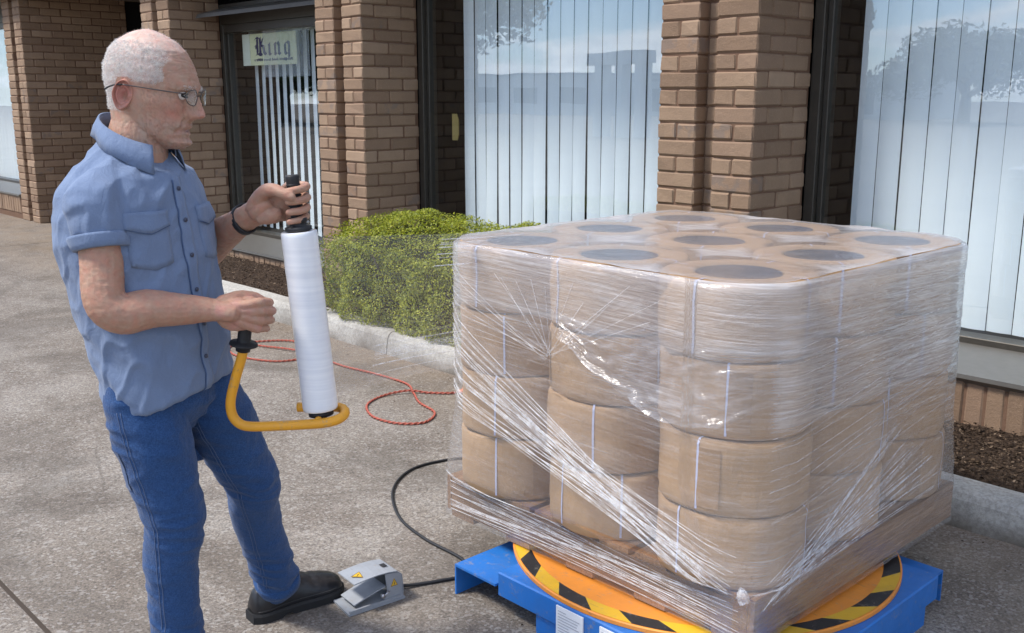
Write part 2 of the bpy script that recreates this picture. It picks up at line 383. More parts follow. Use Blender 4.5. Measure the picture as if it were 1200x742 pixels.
def window(x0, x1, zs, zh, label):
    t_ = thing('window', label, 'window', ((x0+x1)/2, YG, zs)); cx = (x0+x1)/2; a, b = x0-cx, x1-cx; H = zh-zs
    for s, nm in ((a, 'jamb'), (b, 'jamb')):
        mb = MB(); sg = 1 if s == a else -1
        lo, hi = sorted((s, s+sg*.055)); mb.box((lo, -.045, 0), (hi, .075, H), bev=.003)
        lo, hi = sorted((s+sg*.056, s+sg*.085)); mb.box((lo, -.012, 0), (hi, .06, H), bev=.003)
        mb.build(nm, BRZ, t_)
    mb = MB(); mb.box((a+.058, -.043, H-.07), (b-.058, .073, H-.001), bev=.003); mb.build('head_rail', BRZ, t_)
    mb = MB(); mb.box((a+.058, -.043, .001), (b-.058, .073, .05), bev=.003); mb.build('bottom_rail', BRZ, t_)
    mb = MB(); mb.box((a+.087, .006, .052), (b-.087, .012, H-.072)); mb.build('pane', GLASS, t_)
    mb = MB(); P = [(-.55, -.012), (-.548, .006), (-.04, .02), (-.04, -.03), (-.52, -.04)]
    mb.loft([[(xx, y, z) for y, z in P] for xx in (a+.012, b-.012)], True, False); mb.build('sill', SILL, t_)
    mb = MB(); mb.box((a, -.045, H+.001), (b, .075, H+.18)); mb.build('transom', BRZ, t_)
    return t_
def blind(xs, z0, z1, label, tilt, Y=YG+.10):
    xs = list(xs); t_ = thing('vertical_blind', label, 'blind', (xs[0], Y, z1))
    _m = {}
    for i, x in enumerate(xs):
        k = i % 3
        if k not in _m:
            V = []; F = []; n = 6; H = z1-z0; m = 14
            for a in range(m+1):
                for b in range(n+1):
                    u = -.0584+.1168*b/n; s = 1-(u/.0584)**2
                    V.append((u, -.009*s+.003*sin(a*.5+k*2)*(a/m), -H*a/m))
            for a in range(m):
                for b in range(n): F.append((a*(n+1)+b, a*(n+1)+b+1, (a+1)*(n+1)+b+1, (a+1)*(n+1)+b))
            _m[k] = mesh('slat', V, F, True); _m[k].materials.append(BLIND)
        o = bpy.data.objects.new('slat', _m[k]); C.objects.link(o); o.parent = t_
        o.location = (x-xs[0], random.uniform(-.003, .003), 0); o.rotation_euler = (0, random.uniform(-.003, .003), tilt(i)+random.uniform(-.025, .025))
    mb = MB(); mb.box((-.08, -.02, .005), (xs[-1]-xs[0]+.08, .03, .05)); mb.build('head_rail', simple('rail_white', (.6, .6, .58)), t_)
    return t_
window(XP[1]+.002, XP[0]-.592, .35, 2.45, 'wide middle window behind the hedge and pallet, closed pale blinds inside')
window(XP[0]+.002, XP[0]+3.15, .35, 2.45, 'wide right window beside the pallet, closed pale blinds inside')
window(XP[2]+.002, XP[1]-.592, .215, 2.13, 'window behind the man with a cream sign and half open blinds')
blind([-5.52+.119*i for i in range(19)], .42, 2.44, 'closed pale blue vertical blind in the middle window above the hedge', lambda i: -.05)
blind([-2.49+.121*i for i in range(22)], .41, 2.44, 'closed pale blue vertical blind in the right window beyond the pallet', lambda i: -.02)
blind([-8.58+.119*i for i in range(17)], .28, 2.05, 'half open white vertical blind below the cream sign', lambda i: -.28 if i < 13 else -.1, YG+.17)
window(XL_-3.0, XL_-.002, .30, 2.45, 'window at the far left edge beyond the alcove')
blind([XL_-2.8+.119*i for i in range(23)], .34, 2.44, 'closed blind in the far left window', lambda i: .1)
# projecting metal flashing over the window with the sign
ft = thing('window_hood', 'grey metal hood above the window with the sign', 'window hood', (-7.7, 4.66, 2.18))
mb = MB(); mb.loft([[(x, -.22, -.0), (x, -.20, .035), (x, .03, .10), (x, .03, .06)] for x in (-1.1, 1.16)], True, False); mb.build('flashing', SILL, ft)

# soldier courses under the windows
def soldier(x0, x1, z0, z1, label):
    t_ = thing('sill_course', label, 'brick course', ((x0+x1)/2, YF, 0)); x = x0+.003
    while x < x1-.05:
        brick(t_, x, x+.0765, YF+.004, YF+.116, z0, z1+random.uniform(-.004, .004)); x += .0845
    mb = MB(); mb.box((x0-(x0+x1)/2, .013, 0), (x1-(x0+x1)/2, .3, z1-.006)); mb.build('mortar', MOR, t_)
soldier(XP[1], XP[0]-.58, .115, .335, 'upright brick course under the middle window behind the hedge')
soldier(XP[0], XP[0]+3.1, .115, .335, 'upright brick course under the right window above the mulch')
soldier(XL_-3.0, XL_, .07, .28, 'upright brick course at the far left edge beyond the alcove')
soldier(XP[2], XP[1]-.58, .05, .20, 'short upright brick course under the window with the sign')

# yellow tag inside the middle window and the cream sign in the left one
yt = thing('yellow_tag', 'small yellow tag hanging in the dark gap beside the middle blind', 'tag', (-5.72, YG+.13, 1.27))
mb = MB(); mb.prism([(-.02, -.09), (.035, -.09), (.05, -.05), (.05, .06), (.03, .10), (-.02, .10)], 0, .006, M=Matrix.Rotation(pi/2, 4, 'X')); mb.build('card', simple('tag_yellow', (.50, .36, .12)), yt)

def pen(mb, strokes, M, nib=(.10, .075), z=.0006):
    """broad-nib pen lettering: each stroke sweeps a slanted nib"""
    for k, s in enumerate(strokes):
        for j in range(len(s)-1):
            (a, b), (c, d) = s[j], s[j+1]; nx_, ny_ = nib
            hull = [(a-nx_/2, b-ny_/2), (a+nx_/2, b+ny_/2), (c+nx_/2, d+ny_/2), (c-nx_/2, d-ny_/2)]
            cr_ = (hull[1][0]-hull[0][0])*(hull[2][1]-hull[0][1])-(hull[1][1]-hull[0][1])*(hull[2][0]-hull[0][0])
            if cr_ < 0: hull = hull[::-1]
            zz = z+.00008*(k*7+j)
            mb.add([M @ Vector((p[0], p[1], zz)) for p in hull], [(0, 1, 2, 3)])
LET = {
 'K': [[(.05, .80), (.16, .92), (.30, .84), (.42, .93)], [(.22, .84), (.22, .12), (.14, .04)], [(.40, .90), (.40, .10), (.50, .0)], [(.14, .04), (.30, .10), (.44, .0)], [(.06, .46), (.16, .56), (.16, .36)],
       [(.44, .50), (.62, .88), (.72, .94)], [(.46, .50), (.62, .46), (.66, .14), (.78, .03)]],
 'i': [[(.0, .52), (.08, .60), (.08, .08), (.16, .0), (.22, .06)], [(.06, .80), (.12, .86)]],
 'n': [[(.0, .52), (.08, .60), (.08, .06), (.14, .0)], [(.10, .52), (.24, .62), (.32, .52), (.32, .08), (.39, .0), (.45, .06)]],
 'g': [[(.08, .52), (.08, .10), (.18, .0), (.30, .08)], [(.08, .54), (.22, .62), (.32, .54), (.32, -.16), (.18, -.28), (.04, -.20)]],
}
st = thing('window_sign', 'cream sign reading King in blackletter behind the left window', 'sign', (-8.585, YG+.045, 1.765))
SM = Matrix.Rotation(pi/2, 4, 'X')
mb = MB(); mb.box((0, 0, 0), (.90, .006, .275), bev=.001); mb.build('board', simple('cream_card', (.86, .84, .54), .7, .3, 0, .06), st)
mb = MB(); mb.box((0, -.004, 0), (.13, -.001, .275)); mb.build('fold', simple('cream_fold', (.86, .86, .72), .7, .3, 0, .05), st)
mb = MB(); x = .20; h = .17
for ch, wd in (('K', .84), ('i', .30), ('n', .55), ('g', .45)):
    pen(mb, LET[ch], Matrix.Translation((x, -.0012, .085)) @ SM @ Matrix.Diagonal((h*1.58, h, 1, 1)), (.13, .10)); x += wd*h*1.58+.016
mb.build('lettering', simple('navy_ink', (.02, .022, .10), .6), st)
mb = MB(); x = .2
for k in range(34):
    wd = random.uniform(.008, .017); mb.box((x, -.0022, .035+random.uniform(0, .004)), (x+wd, -.0012, .052+random.uniform(-.004, .008))); x += wd+(.004 if k % 7 else .02)
    if x > .84: break
mb.build('small_print', simple('grey_ink', (.10, .10, .14), .7), st)
bt = thing('plastic_sheet', 'clear plastic sheet hung over the right part of the cream sign', 'plastic sheet', (-8.2, YG+.025, 2.10))
V = []; F = []
for a in range(13):
    for b in range(9): V.append((.75*a/12, .006*noise.noise((a*.6, b*.5, 1)), -.44*b/8))
for a in range(12):
    for b in range(8): F.append((a*9+b, a*9+b+1, (a+1)*9+b+1, (a+1)*9+b))
t = NT('clear_plastic'); g1 = t.n('ShaderNodeBsdfGlossy', ins={'Roughness': .12}); d1 = t.n('ShaderNodeBsdfDiffuse', ins={'Color': (.9, .93, .97, 1)}); tr = t.n('ShaderNodeBsdfTransparent')
m1 = t.n('ShaderNodeMixShader', ins={0: .26, 1: tr.outputs[0], 2: d1.outputs[0]}); m2 = t.n('ShaderNodeMixShader', ins={0: .08, 1: m1.outputs[0], 2: g1.outputs[0]}); t.link(m2.outputs[0], t.out.inputs[0])
link('sheet', mesh('sheet', V, F, True), bt, t.m)

# ---------------------------------------------------------------- hedge
def leaf_mat(name, stops):
    t = NT(name); g = t.n('ShaderNodeNewGeometry'); c = t.ramp(g.outputs['Random Per Island'], stops)
    big = t.noise(t.world(), 7, 3); c = t.mix(t.mr(big, .35, .65, 0, .28), c, stops[0][1])
    p = t.n('ShaderNodeBsdfPrincipled', ins={'Base Color': c, 'Roughness': .5, 'Specular IOR Level': .4}); tr = t.n('ShaderNodeBsdfTranslucent', ins={'Color': c})
    m = t.n('ShaderNodeMixShader', ins={0: .3, 1: p.outputs[0], 2: tr.outputs[0]}); t.link(m.outputs[0], t.out.inputs[0]); return t.m
def leaves(P, N, L, wfac=.5):
    """one small folded leaf (two quads) at each point P, lying about across N"""
    k = len(P); N = N+rng.normal(0, .55, (k, 3)); N /= np.linalg.norm(N, axis=1)[:, None]
    A = rng.normal(0, 1, (k, 3)); A -= N*(A*N).sum(1)[:, None]; A /= np.linalg.norm(A, axis=1)[:, None]; B = np.cross(N, A)
    l = L[:, None]; w_ = l*wfac
    V = np.stack([P-A*l*.5, P+B*w_*.5+N*l*.10, P+A*l*.5, P-B*w_*.5+N*l*.10], 1).reshape(-1, 3)
    i = np.arange(k)*4; F = np.stack([i, i+1, i+2, i, i+2, i+3], 1).reshape(-1, 3)
    me = bpy.data.meshes.new('leaves'); me.vertices.add(len(V)); me.vertices.foreach_set('co', V.astype(np.float32).ravel())
    me.loops.add(F.size); me.loops.foreach_set('vertex_index', F.astype(np.int32).ravel()); me.polygons.add(len(F)); me.polygons.foreach_set('loop_start', np.arange(0, F.size, 3, dtype=np.int32))
    me.update(calc_edges=True); return me
HX0, HX1, HY0, HY1 = -5.42, -2.6, 3.475, 4.16
def htop(x, y):
    f = (y-HY0)/(HY1-HY0)
    e = .64+.12*np.minimum(1, f*1.7)+.015*np.sin(x*6)+.012*np.sin(x*13+y*9)
    return e-.10*np.exp(-((x-HX0)/.035)**2)-.03*np.exp(-(f/.10)**2)
ht = thing('hedge', 'clipped yellow green box hedge overhanging the kerb below the middle window', 'hedge', (-4, 3.85, .12))
k = 34000; P = []; N = []
u = rng.random((k, 2)); X = HX0+(HX1-HX0)*u[:, 0]; Z = .13+u[:, 1]*(htop(X, HY0)-.13)
dep = np.abs(rng.normal(0, .035, k)); blob = .03*np.sin(X*17+Z*11)*np.sin(Z*23-X*5)+.025*np.sin(X*9)
lo = .13+.05*np.sin(X*11)+.04*np.sin(X*27+1); Z = np.maximum(Z, lo-.05+rng.random(k)*.04)
P.append(np.stack([X, HY0+.01+dep+blob+.05*np.maximum(0, .3-Z), Z], 1)); N.append(np.tile([0, -1, .35], (k, 1)))
k2 = 30000; u = rng.random((k2, 2)); X = HX0+(HX1-HX0)*u[:, 0]; Y = HY0+(HY1-HY0)*u[:, 1]
P.append(np.stack([X, Y, htop(X, Y)-np.abs(rng.normal(0, .03, k2))+.018*np.sin(X*21)*np.sin(Y*19)], 1)); N.append(np.tile([0, -.2, 1], (k2, 1)))
k3 = 6000; u = rng.random((k3, 2)); Y = HY0+(HY1-HY0)*u[:, 0]; Z = .15+u[:, 1]*(htop(HX0+.15, Y)-.15)
P.append(np.stack([HX0+np.abs(rng.normal(0, .04, k3))+.02*np.sin(Y*17+Z*15), Y, Z], 1)); N.append(np.tile([-1, -.2, .3], (k3, 1)))
P = np.concatenate(P)-np.array([-4, 3.85, .12]); N = np.concatenate(N).astype(float)
LM = leaf_mat('hedge_leaf', [(0, (.09, .12, .012)), (.3, (.22, .26, .018)), (.7, (.38, .41, .024)), (1, (.52, .50, .06))])
link('foliage', leaves(P, N, rng.uniform(.009, .021, len(P))), ht, LM, kind='stuff')
mb = MB()
for k in range(70):
    x = random.uniform(HX0+.1, HX1-.1)+4; y = random.uniform(-.25, .2); pts = [(x, y, -.02)]
    for j in range(4): pts.append((pts[-1][0]+random.uniform(-.07, .07), pts[-1][1]+random.uniform(-.07, .05), pts[-1][2]+.12))
    mb.tube(pts, [.008, .007, .005, .004, .003], 5)
mb.build('stems', simple('hedge_twig', (.05, .035, .022), .9), ht)
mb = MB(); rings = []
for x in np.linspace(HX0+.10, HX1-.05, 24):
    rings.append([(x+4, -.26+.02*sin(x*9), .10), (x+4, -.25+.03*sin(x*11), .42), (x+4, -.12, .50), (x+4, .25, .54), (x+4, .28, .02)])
mb.loft(rings, True, True); mb.build('dark_core', simple('hedge_inner', (.022, .022, .010), .95, .1, 0, .5, 30, .6), ht)  # solid core added inside; the dark of the hedge's depth is its colour

# ---------------------------------------------------------------- what stands behind the camera (seen in the glass)
def tree(loc, h, r, n, label, name='broadleaf_tree', col=0):
    t_ = thing(name, label, 'tree', loc, 'trees across the car park'); P = []; N = []
    for k in range(26):
        th = random.uniform(0, 6.28); el = random.uniform(-.35, 1); q = random.uniform(.35, .95)*r
        c = np.array([q*cos(th)*sqrt(1-el*el*.6), q*sin(th)*sqrt(1-el*el*.6), h*.62+el*h*.36]); m = n//26
        d = rng.normal(0, 1, (m, 3)); d /= np.linalg.norm(d, axis=1)[:, None]
        P.append(c+d*(rng.random((m, 1))**.4)*r*.36*[1, 1, .8]); N.append(d)
    P = np.concatenate(P); link('crown', leaves(P, np.concatenate(N), rng.uniform(.24, .52, len(P))), t_, TL, kind='stuff')
    mb = MB(); mb.tube(bez([(0, 0, 0), (.1, .05, h*.25), (0, .1, h*.6), (.1, 0, h*.9)], 4), [r*.10*(1-i/14) for i in range(13)], 8)
    for k in range(7):
        a = random.uniform(0, 6.28); mb.tube([(0, 0, h*(.3+.05*k)), (r*.3*cos(a), r*.3*sin(a), h*(.45+.05*k)), (r*.7*cos(a), r*.7*sin(a), h*(.55+.05*k))], [r*.05, r*.035, r*.01], 6)
    mb.build('trunk', simple('bark', (.09, .07, .05), .9), t_); return t_
TL = leaf_mat('tree_leaf', [(0, (.03, .05, .018)), (.5, (.06, .09, .03)), (1, (.11, .14, .05))])
tree((-45, -22, 0), 5.2, 3.6, 7000, 'bushy tree reflected at the right of the window with the cream sign')
tree((-50.5, -21, 0), 5.0, 3.6, 7000, 'bushy tree reflected in the middle of the window with the cream sign')
tree((-56, -22, 0), 5.6, 4.0, 7000, 'bushy tree reflected at the left of the window with the cream sign')
tree((-37.6, -21, 0), 9.5, 4.6, 9000, 'tall leafy tree reflected at the left of the middle window')
tree((-17.9, -19, 0), 6.4, 2.3, 5000, 'loose leafy tree reflected at the left of the right window')
for k, (x, y, h, r) in enumerate(((-24, -48, 4.5, 4.2), (-18, -50, 4.0, 4), (-12, -49, 3.7, 4))):
    tree((x, y, 0), h, r, 5000, ('round dark tree reflected highest over the right blind', 'wide dark tree reflected right of the round dark one', 'lowest dark tree reflected at the right edge of the right window')[k])
wtm = simple('far_render', (.52, .54, .55), .8); GW = simple('far_glass', (.05, .06, .07), .2)
b1 = thing('warehouse', 'long low grey warehouse reflected across the middle window', 'building', (-58, -48, 0))
mb = MB(); mb.box((-30, -8, 0), (8, 0, 3.05)); mb.build('wall', wtm, b1)
mb = MB(); mb.box((-30.2, -8.2, 3.06), (8.2, .25, 3.2)); mb.build('roof', simple('far_roof', (.25, .27, .29), .7), b1)
for k in range(7):
    mb = MB(); mb.box((-27+k*5, .004, .9), (-24.4+k*5, .05, 2.1)); mb.build('window', GW, b1)
b2 = thing('showroom', 'low grey showroom reflected at the right of the middle window', 'building', (-42.5, -50, 0))
mb = MB(); mb.box((-6.5, -8, 0), (14, 0, 2.55)); mb.build('wall', wtm, b2)
mb = MB(); mb.box((-6.7, -8.2, 2.56), (14.2, .25, 2.7)); mb.build('roof', simple('far_roof2', (.25, .27, .29), .7), b2)
for k in range(4):
    mb = MB(); mb.box((-5+k*4.6, .004, .3), (-1.6+k*4.6, .05, 2.0)); mb.build('window', GW, b2)
pg = thing('portal_frame', 'tall grey portal frame of posts and a beam reflected in the middle window', 'portal', (-25, -20, 0))
for x in (-1.0, .0, 1.0):
    mb = MB(); mb.box((x-.16, -.3, 0), (x+.16, .3, 2.62)); mb.build('post', wtm, pg)
mb = MB(); mb.box((-1.5, -.35, 2.622), (1.3, .35, 3.05)); mb.build('beam', wtm, pg)
# ================================================================ turntable
def paint(name, col, rough=.38):
    t = NT(name); v = t.coord(); n1 = t.noise(v, 6, 5, .65)
    c = t.mix(t.mr(n1, .35, .7, 0, .45), col, tuple(x*.5+.03 for x in col)); c = t.mix(t.mr(t.noise(v, 26, 7, .85), .56, .66, 0, .6), c, (.26, .23, .19)); c = t.mix(t.mr(t.noise(t.coord('Object', (1, 9, 4), (.2, .5, .7)), 14, 5, .8), .62, .68, 0, .6), c, (.12, .11, .10))
    t.bsdf(c, t.mr(n1, .3, .7, rough, rough+.25), .5, 0, t.bump(t.noise(v, 200, 2), .05, .002)); return t.m
BLUE = paint('blue_enamel', (.012, .155, .52)); ORANGE = paint('orange_disc', (.78, .27, .03), .45)
HB = paint('hazard_black', (.014, .014, .016)); HY = paint('hazard_yellow', (.72, .42, .02)); WHT = simple('label_white', (.72, .73, .76), .5, .4, 0, .05); INK = simple('label_ink', (.12, .12, .14), .7)
TX, TY = -1.70, 2.43; ZD = .15
tt = thing('turntable', 'blue pallet turntable with an orange disc and hazard striped rim under the load', 'turntable', (TX, TY, 0))
def loc(x, y, z): return (x-TX, y-TY, z)
mb = MB(); mb.box(loc(-2.0, 1.845, .062), loc(-1.098, 2.76, .138), bev=.004); mb.build('body', BLUE, tt)
mb = MB(); mb.box(loc(-1.85, 1.856, .0), loc(-1.104, 2.7, .0615)); mb.build('skirt', BLUE, tt)
for (a, b, c, d, e) in ((-2.185, -2.003, 1.838, 2.10, 0), (-1.30, -1.135, 2.763, 2.88, 1)):
    mb = MB(); mb.box(loc(a, c, .092), loc(b, d, .099))
    if e == 0:
        mb.box(loc(a, c, .0), loc(a+.006, d, .0915))
    else:
        mb.box(loc(a, d-.006, .0), loc(b, d, .0915))
    f = mb.build('fork_tab', BLUE, tt)
    mb = MB(); n = 14; q = loc(-2.035, 1.99, .0996) if e == 0 else loc(-1.2, 2.82, .0996); mb.prism([(q[0]+.011*cos(6.283*i/n), q[1]+.011*sin(6.283*i/n)) for i in range(n)], q[2], q[2]+.0006); mb.build('bolt_hole', HB, f)
R = .585; n = 96
mb = MB(); mb.loft([[(r*cos(2*pi*i/n), r*sin(2*pi*i/n), z) for i in range(n)] for r, z in ((R-.01, .139), (R, .1395), (R, .150), (R-.003, .1525), (.02, .1525))], True, False); mb.build('disc', ORANGE, tt)
# tape stripes lie flat round the disc's edge, slanted
m_ = 30; d0 = 2*pi/m_
for i in range(m_):
    V = []; F = []
    for k in range(5):
        for r, sl in ((R-.006, 0), (R-.052, -.105)):
            a = (i+k/4)*d0+sl; V.append((r*cos(a), r*sin(a), .1533))
    F = [(2*k, 2*k+2, 2*k+3, 2*k+1) for k in range(4)]
    link('hazard_stripe', mesh('stripe', V, F), tt, HY if i % 2 else HB)
for (x0, x1, z0, z1) in ((-1.757, -1.657, .030, .128), (-1.598, -1.49, .030, .128)):
    mb = MB(); mb.box(loc(x0, 1.8405, z0), loc(x1, 1.8442, z1)); lb = mb.build('label', WHT, tt)
    mb = MB()
    for k in range(9):
        zz = z1-.012-k*.0085; L = (.3, .8, .74, .7, .78, .4, .72, .66, .5)[k]*(x1-x0); mb.box(loc(x0+.008, 1.8395, zz-.0022), loc(x0+.008+L, 1.8402, zz))
    mb.build('print', simple('faint_ink', (.38, .38, .42), .7), lb)

# ================================================================ pallet
def wood_mat():
    t = NT('rough_pine'); v = t.coord('Object', (3, 30, 30)); r = t.rand()
    c = t.ramp(t.noise(v, 1.3, 6, .7, 1.2), [(.3, (.18, .095, .05)), (.5, (.33, .19, .105)), (.7, (.44, .28, .165))]); c = t.mix(t.math('MULTIPLY', r, .35), c, (.15, .10, .07))
    t.bsdf(c, .85, .25, 0, t.bump(t.noise(v, 3, 6, .8), .5, .006)); return t.m
WD = wood_mat()
PX0, PX1, PY0, PY1 = -2.372, -1.243, 1.985, 3.115; ZB, ZP = .156, .292
pl = thing('pallet', 'brown wooden pallet on the turntable under the cardboard drums', 'pallet', ((PX0+PX1)/2, (PY0+PY1)/2, ZB)); PC = pl.location
def plank(nm, lo, hi):
    L = [hi[i]-lo[i] for i in range(3)]; c = Vector([(hi[i]+lo[i])/2 for i in range(3)])-PC; ax = 0 if L[0] > L[1] else 1
    mb = MB(); dims = (L[0], L[1], L[2]) if ax == 0 else (L[1], L[0], L[2]); nseg = 10
    rings = []
    for i in range(nseg+1):
        u = -dims[0]/2+dims[0]*i/nseg; j = lambda: random.uniform(-.0015, .0015)
        rings.append([(u, -dims[1]/2+j(), -dims[2]/2), (u, dims[1]/2+j(), -dims[2]/2), (u, dims[1]/2+j(), dims[2]/2+j()), (u, -dims[1]/2+j(), dims[2]/2+j())])
    mb.loft(rings, True, False); o = mb.build(nm, WD, pl); o.location = c; o.rotation_euler = (0, 0, 0 if ax == 0 else pi/2); return o
for k, y in enumerate((PY0, (PY0+PY1)/2-.02, PY1-.04)):
    plank('bearer', (PX0, y, ZB+.019), (PX1, y+.04, ZP-.019))
nb = 9
for k in range(nb):
    x = PX0+(PX1-PX0-.105)*k/(nb-1); plank('deck_board', (x, PY0+.002, ZP-.0185), (x+.105, PY1-.002, ZP))
for k in range(5):
    x = PX0+(PX1-PX0-.105)*k/4; plank('base_board', (x, PY0+.002, ZB), (x+.105, PY1-.002, ZB+.0185))
plank('side_board', (PX1+.001, PY0, ZB+.02), (PX1+.02, PY1, ZP-.001)); plank('side_board', (PX0-.02, PY0, ZB+.02), (PX0-.001, PY1, ZP-.001))

# ================================================================ cardboard drums
def card_mat():
    t = NT('kraft_card'); v = t.coord(); r = t.rand(); wv = t.world()
    c = t.mix(r, (.42, .265, .140), (.50, .325, .18))
    c = t.mix(t.mr(t.noise(wv, 5, 4, .6), .35, .7, 0, .35), c, (.33, .21, .125))
    c = t.mix(t.mr(t.noise(t.world((1, 1, 9)), 22, 5, .7), .5, .75, 0, .3), c, (.56, .41, .27))
    h = t.math('ADD', t.noise(t.world((1, 1, .35)), 30, 4, .6), t.math('MULTIPLY', t.noise(wv, 9, 3), 1.4))
    t.bsdf(c, .72, .3, 0, t.bump(h, .35, .012)); return t.m
CARD = card_mat(); CARD2 = simple('kraft_seam', (.36, .23, .13), .75, .3, 0, .2, 20, .3)
STRAP = simple('white_strap', (.56, .58, .76), .35, .5, 0, .05); CORE = simple('core_tube', (.028, .050, .125), .9, .2)  # core's navy paints in hole darkness and the film's sky reflection
DR, DH, DP, DPY, DRH = .196, .1937, .393, .408, .108
LX, LY = (PX0+PX1)/2+.003, (PY0+PY1)/2-.004
def drum_mesh(seed):
    rs = random.Random(seed); n = 48; rings = []
    ph = rs.uniform(0, 6.28); fl = [rs.uniform(0, 6.28) for _ in range(5)]
    def rad(a, z):
        # near-octagonal board wrap with soft folds, bulged by what is inside
        o = .0035*cos(8*a+ph)+.0055*noise.noise((cos(a)*2+seed, sin(a)*2, z*5))+.0035*noise.noise((cos(a)*6, sin(a)*6+seed, z*14))-.004*max(0, noise.noise((cos(a)*4, sin(a)*4+seed, z*9+4)))
        return DR-.002+o
    prof_ = [(.110, .02), (.110, DH-.010), (.1115, DH-.003), (.122, DH-.0012), (.16, DH-.001), (DR-.008, DH-.002), (0, DH-.004), (1, DH-.014), (1, DH-.05), (1, DH*.6), (1, DH*.4), (1, .045), (1, .012), (0, .004), (DR-.012, .001)]
    for r, z in prof_:
        ring = []
        for i in range(n):
            a = 2*pi*i/n; rr = r
            if r == 1: rr = rad(a, z)
            elif r == 0: rr = rad(a, z)-.004
            zz = z+(.003*noise.noise((cos(a)*r*9, sin(a)*r*9+seed, 5)) if r > .1 or r <= 1 else 0)
            ring.append((rr*cos(a), rr*sin(a), zz))
        rings.append(ring)
    mb = MB(); mb.loft(rings, False, True); return mb.mesh('wrap'), rad
STACK = {(-1, -1): 'left front', (0, -1): 'middle of the front side', (1, -1): 'near corner', (1, 0): 'middle of the right side', (1, 1): 'far right', (-1, 0): 'middle of the left side', (-1, 1): 'far left', (0, 1): 'middle of the far side', (0, 0): 'centre'}
LEV = ('bottom', 'second from the bottom', 'third from the bottom', 'top')
_dm = [drum_mesh(k) for k in range(4)]
def strap_mesh(a, rad):
    mb = MB(); wd = .006; P = []
    for r, z in ((DR-.05, DH+.0004), (DR-.008, DH+.0004)): P.append((r, z))
    for z in (DH-.012, DH-.05, DH*.5, .05, .012): P.append((rad(a, z)+.0016, z))
    V = []; ca, sa = cos(a), sin(a)
    for r, z in P:
        for s in (-1, 1): V.append((r*ca-s*wd/2*sa, r*sa+s*wd/2*ca, z))
    F = [(2*i, 2*i+1, 2*i+3, 2*i+2) for i in range(len(P)-1)]
    return mesh('strap', V, F)
def seam_mesh(a, rad, w=.30):
    V = []; F = []; k = 6
    for i in range(k+1):
        b = a+w*i/k
        for z in (DH-.02, DH*.5, .02): V.append(((rad(b, z)+.0012)*cos(b), (rad(b, z)+.0012)*sin(b), z))
    for i in range(k):
        for j in range(2): F.append((3*i+j, 3*i+j+1, 3*i+j+4, 3*i+j+3))
    return mesh('seam', V, F, True)
_st = {}
for m_i, (dm, rad) in enumerate(_dm):
    dm.materials.append(CARD)
    ss = []
    for a in (.4+.2*m_i, 2.0, 3.6-.15*m_i, 5.1):
        q = strap_mesh(a, rad); q.materials.append(STRAP); ss.append(q)
    sm_ = seam_mesh(4.2+.3*m_i, rad); sm_.materials.append(CARD2)
    ct = MB(); ct.loft([[(DRH*cos(6.283*i/24), DRH*sin(6.283*i/24), z) for i in range(24)] for z in (.012, DH-.004)][::-1], False, True); ct.prism([(DRH*cos(6.283*i/24), DRH*sin(6.283*i/24)) for i in range(24)], .006, .012); cm = ct.mesh('core'); cm.materials.append(CORE)
    _st[m_i] = (ss, sm_, cm)
for (i, j), where in STACK.items():
    for l in range(4):
        if (i, j) == (0, 0) and l < 3: continue
        if (i, j) in ((0, 1), (-1, 1), (-1, 0)) and l < 3 and (i, j) != (-1, 0): pass
        k = random.randrange(4)
        jx, jy = random.uniform(-.004, .004), random.uniform(-.004, .004)
        if (i, j) == (1, -1): jx += (.004, .006, -.006, -.004)[l]; jy -= (.004, .008, -.002, 0)[l]
        d = thing('cardboard_drum', f'round cardboard drum at the {LEV[l]} of the {where} stack' if l in (0, 3) else f'round cardboard drum {LEV[l]} in the {where} stack', 'cardboard drum', (LX+i*DP+jx, LY+j*DPY+jy, ZP+.001+l*(DH+.0008)), 'cardboard drums stacked on the pallet')
        if l == 0: d['label'] = f'round cardboard drum on the pallet boards, lowest of the {where} stack'
        rz = random.uniform(-.35, .35)+random.choice((0, pi/2, pi, -pi/2)) if (i, j) != (1, -1) else (-.55, -.25, .1, -.35)[l]
        d.rotation_euler = (random.uniform(-.006, .006), random.uniform(-.006, .006), rz)
        link('wrap', _dm[k][0], d); ss, sm_, cm = _st[k]
        for q in ss: link('strap', q, d)
        link('seam', sm_, d); link('core_tube', cm, d)
ZL = ZP+4*(DH+.0008)+.001

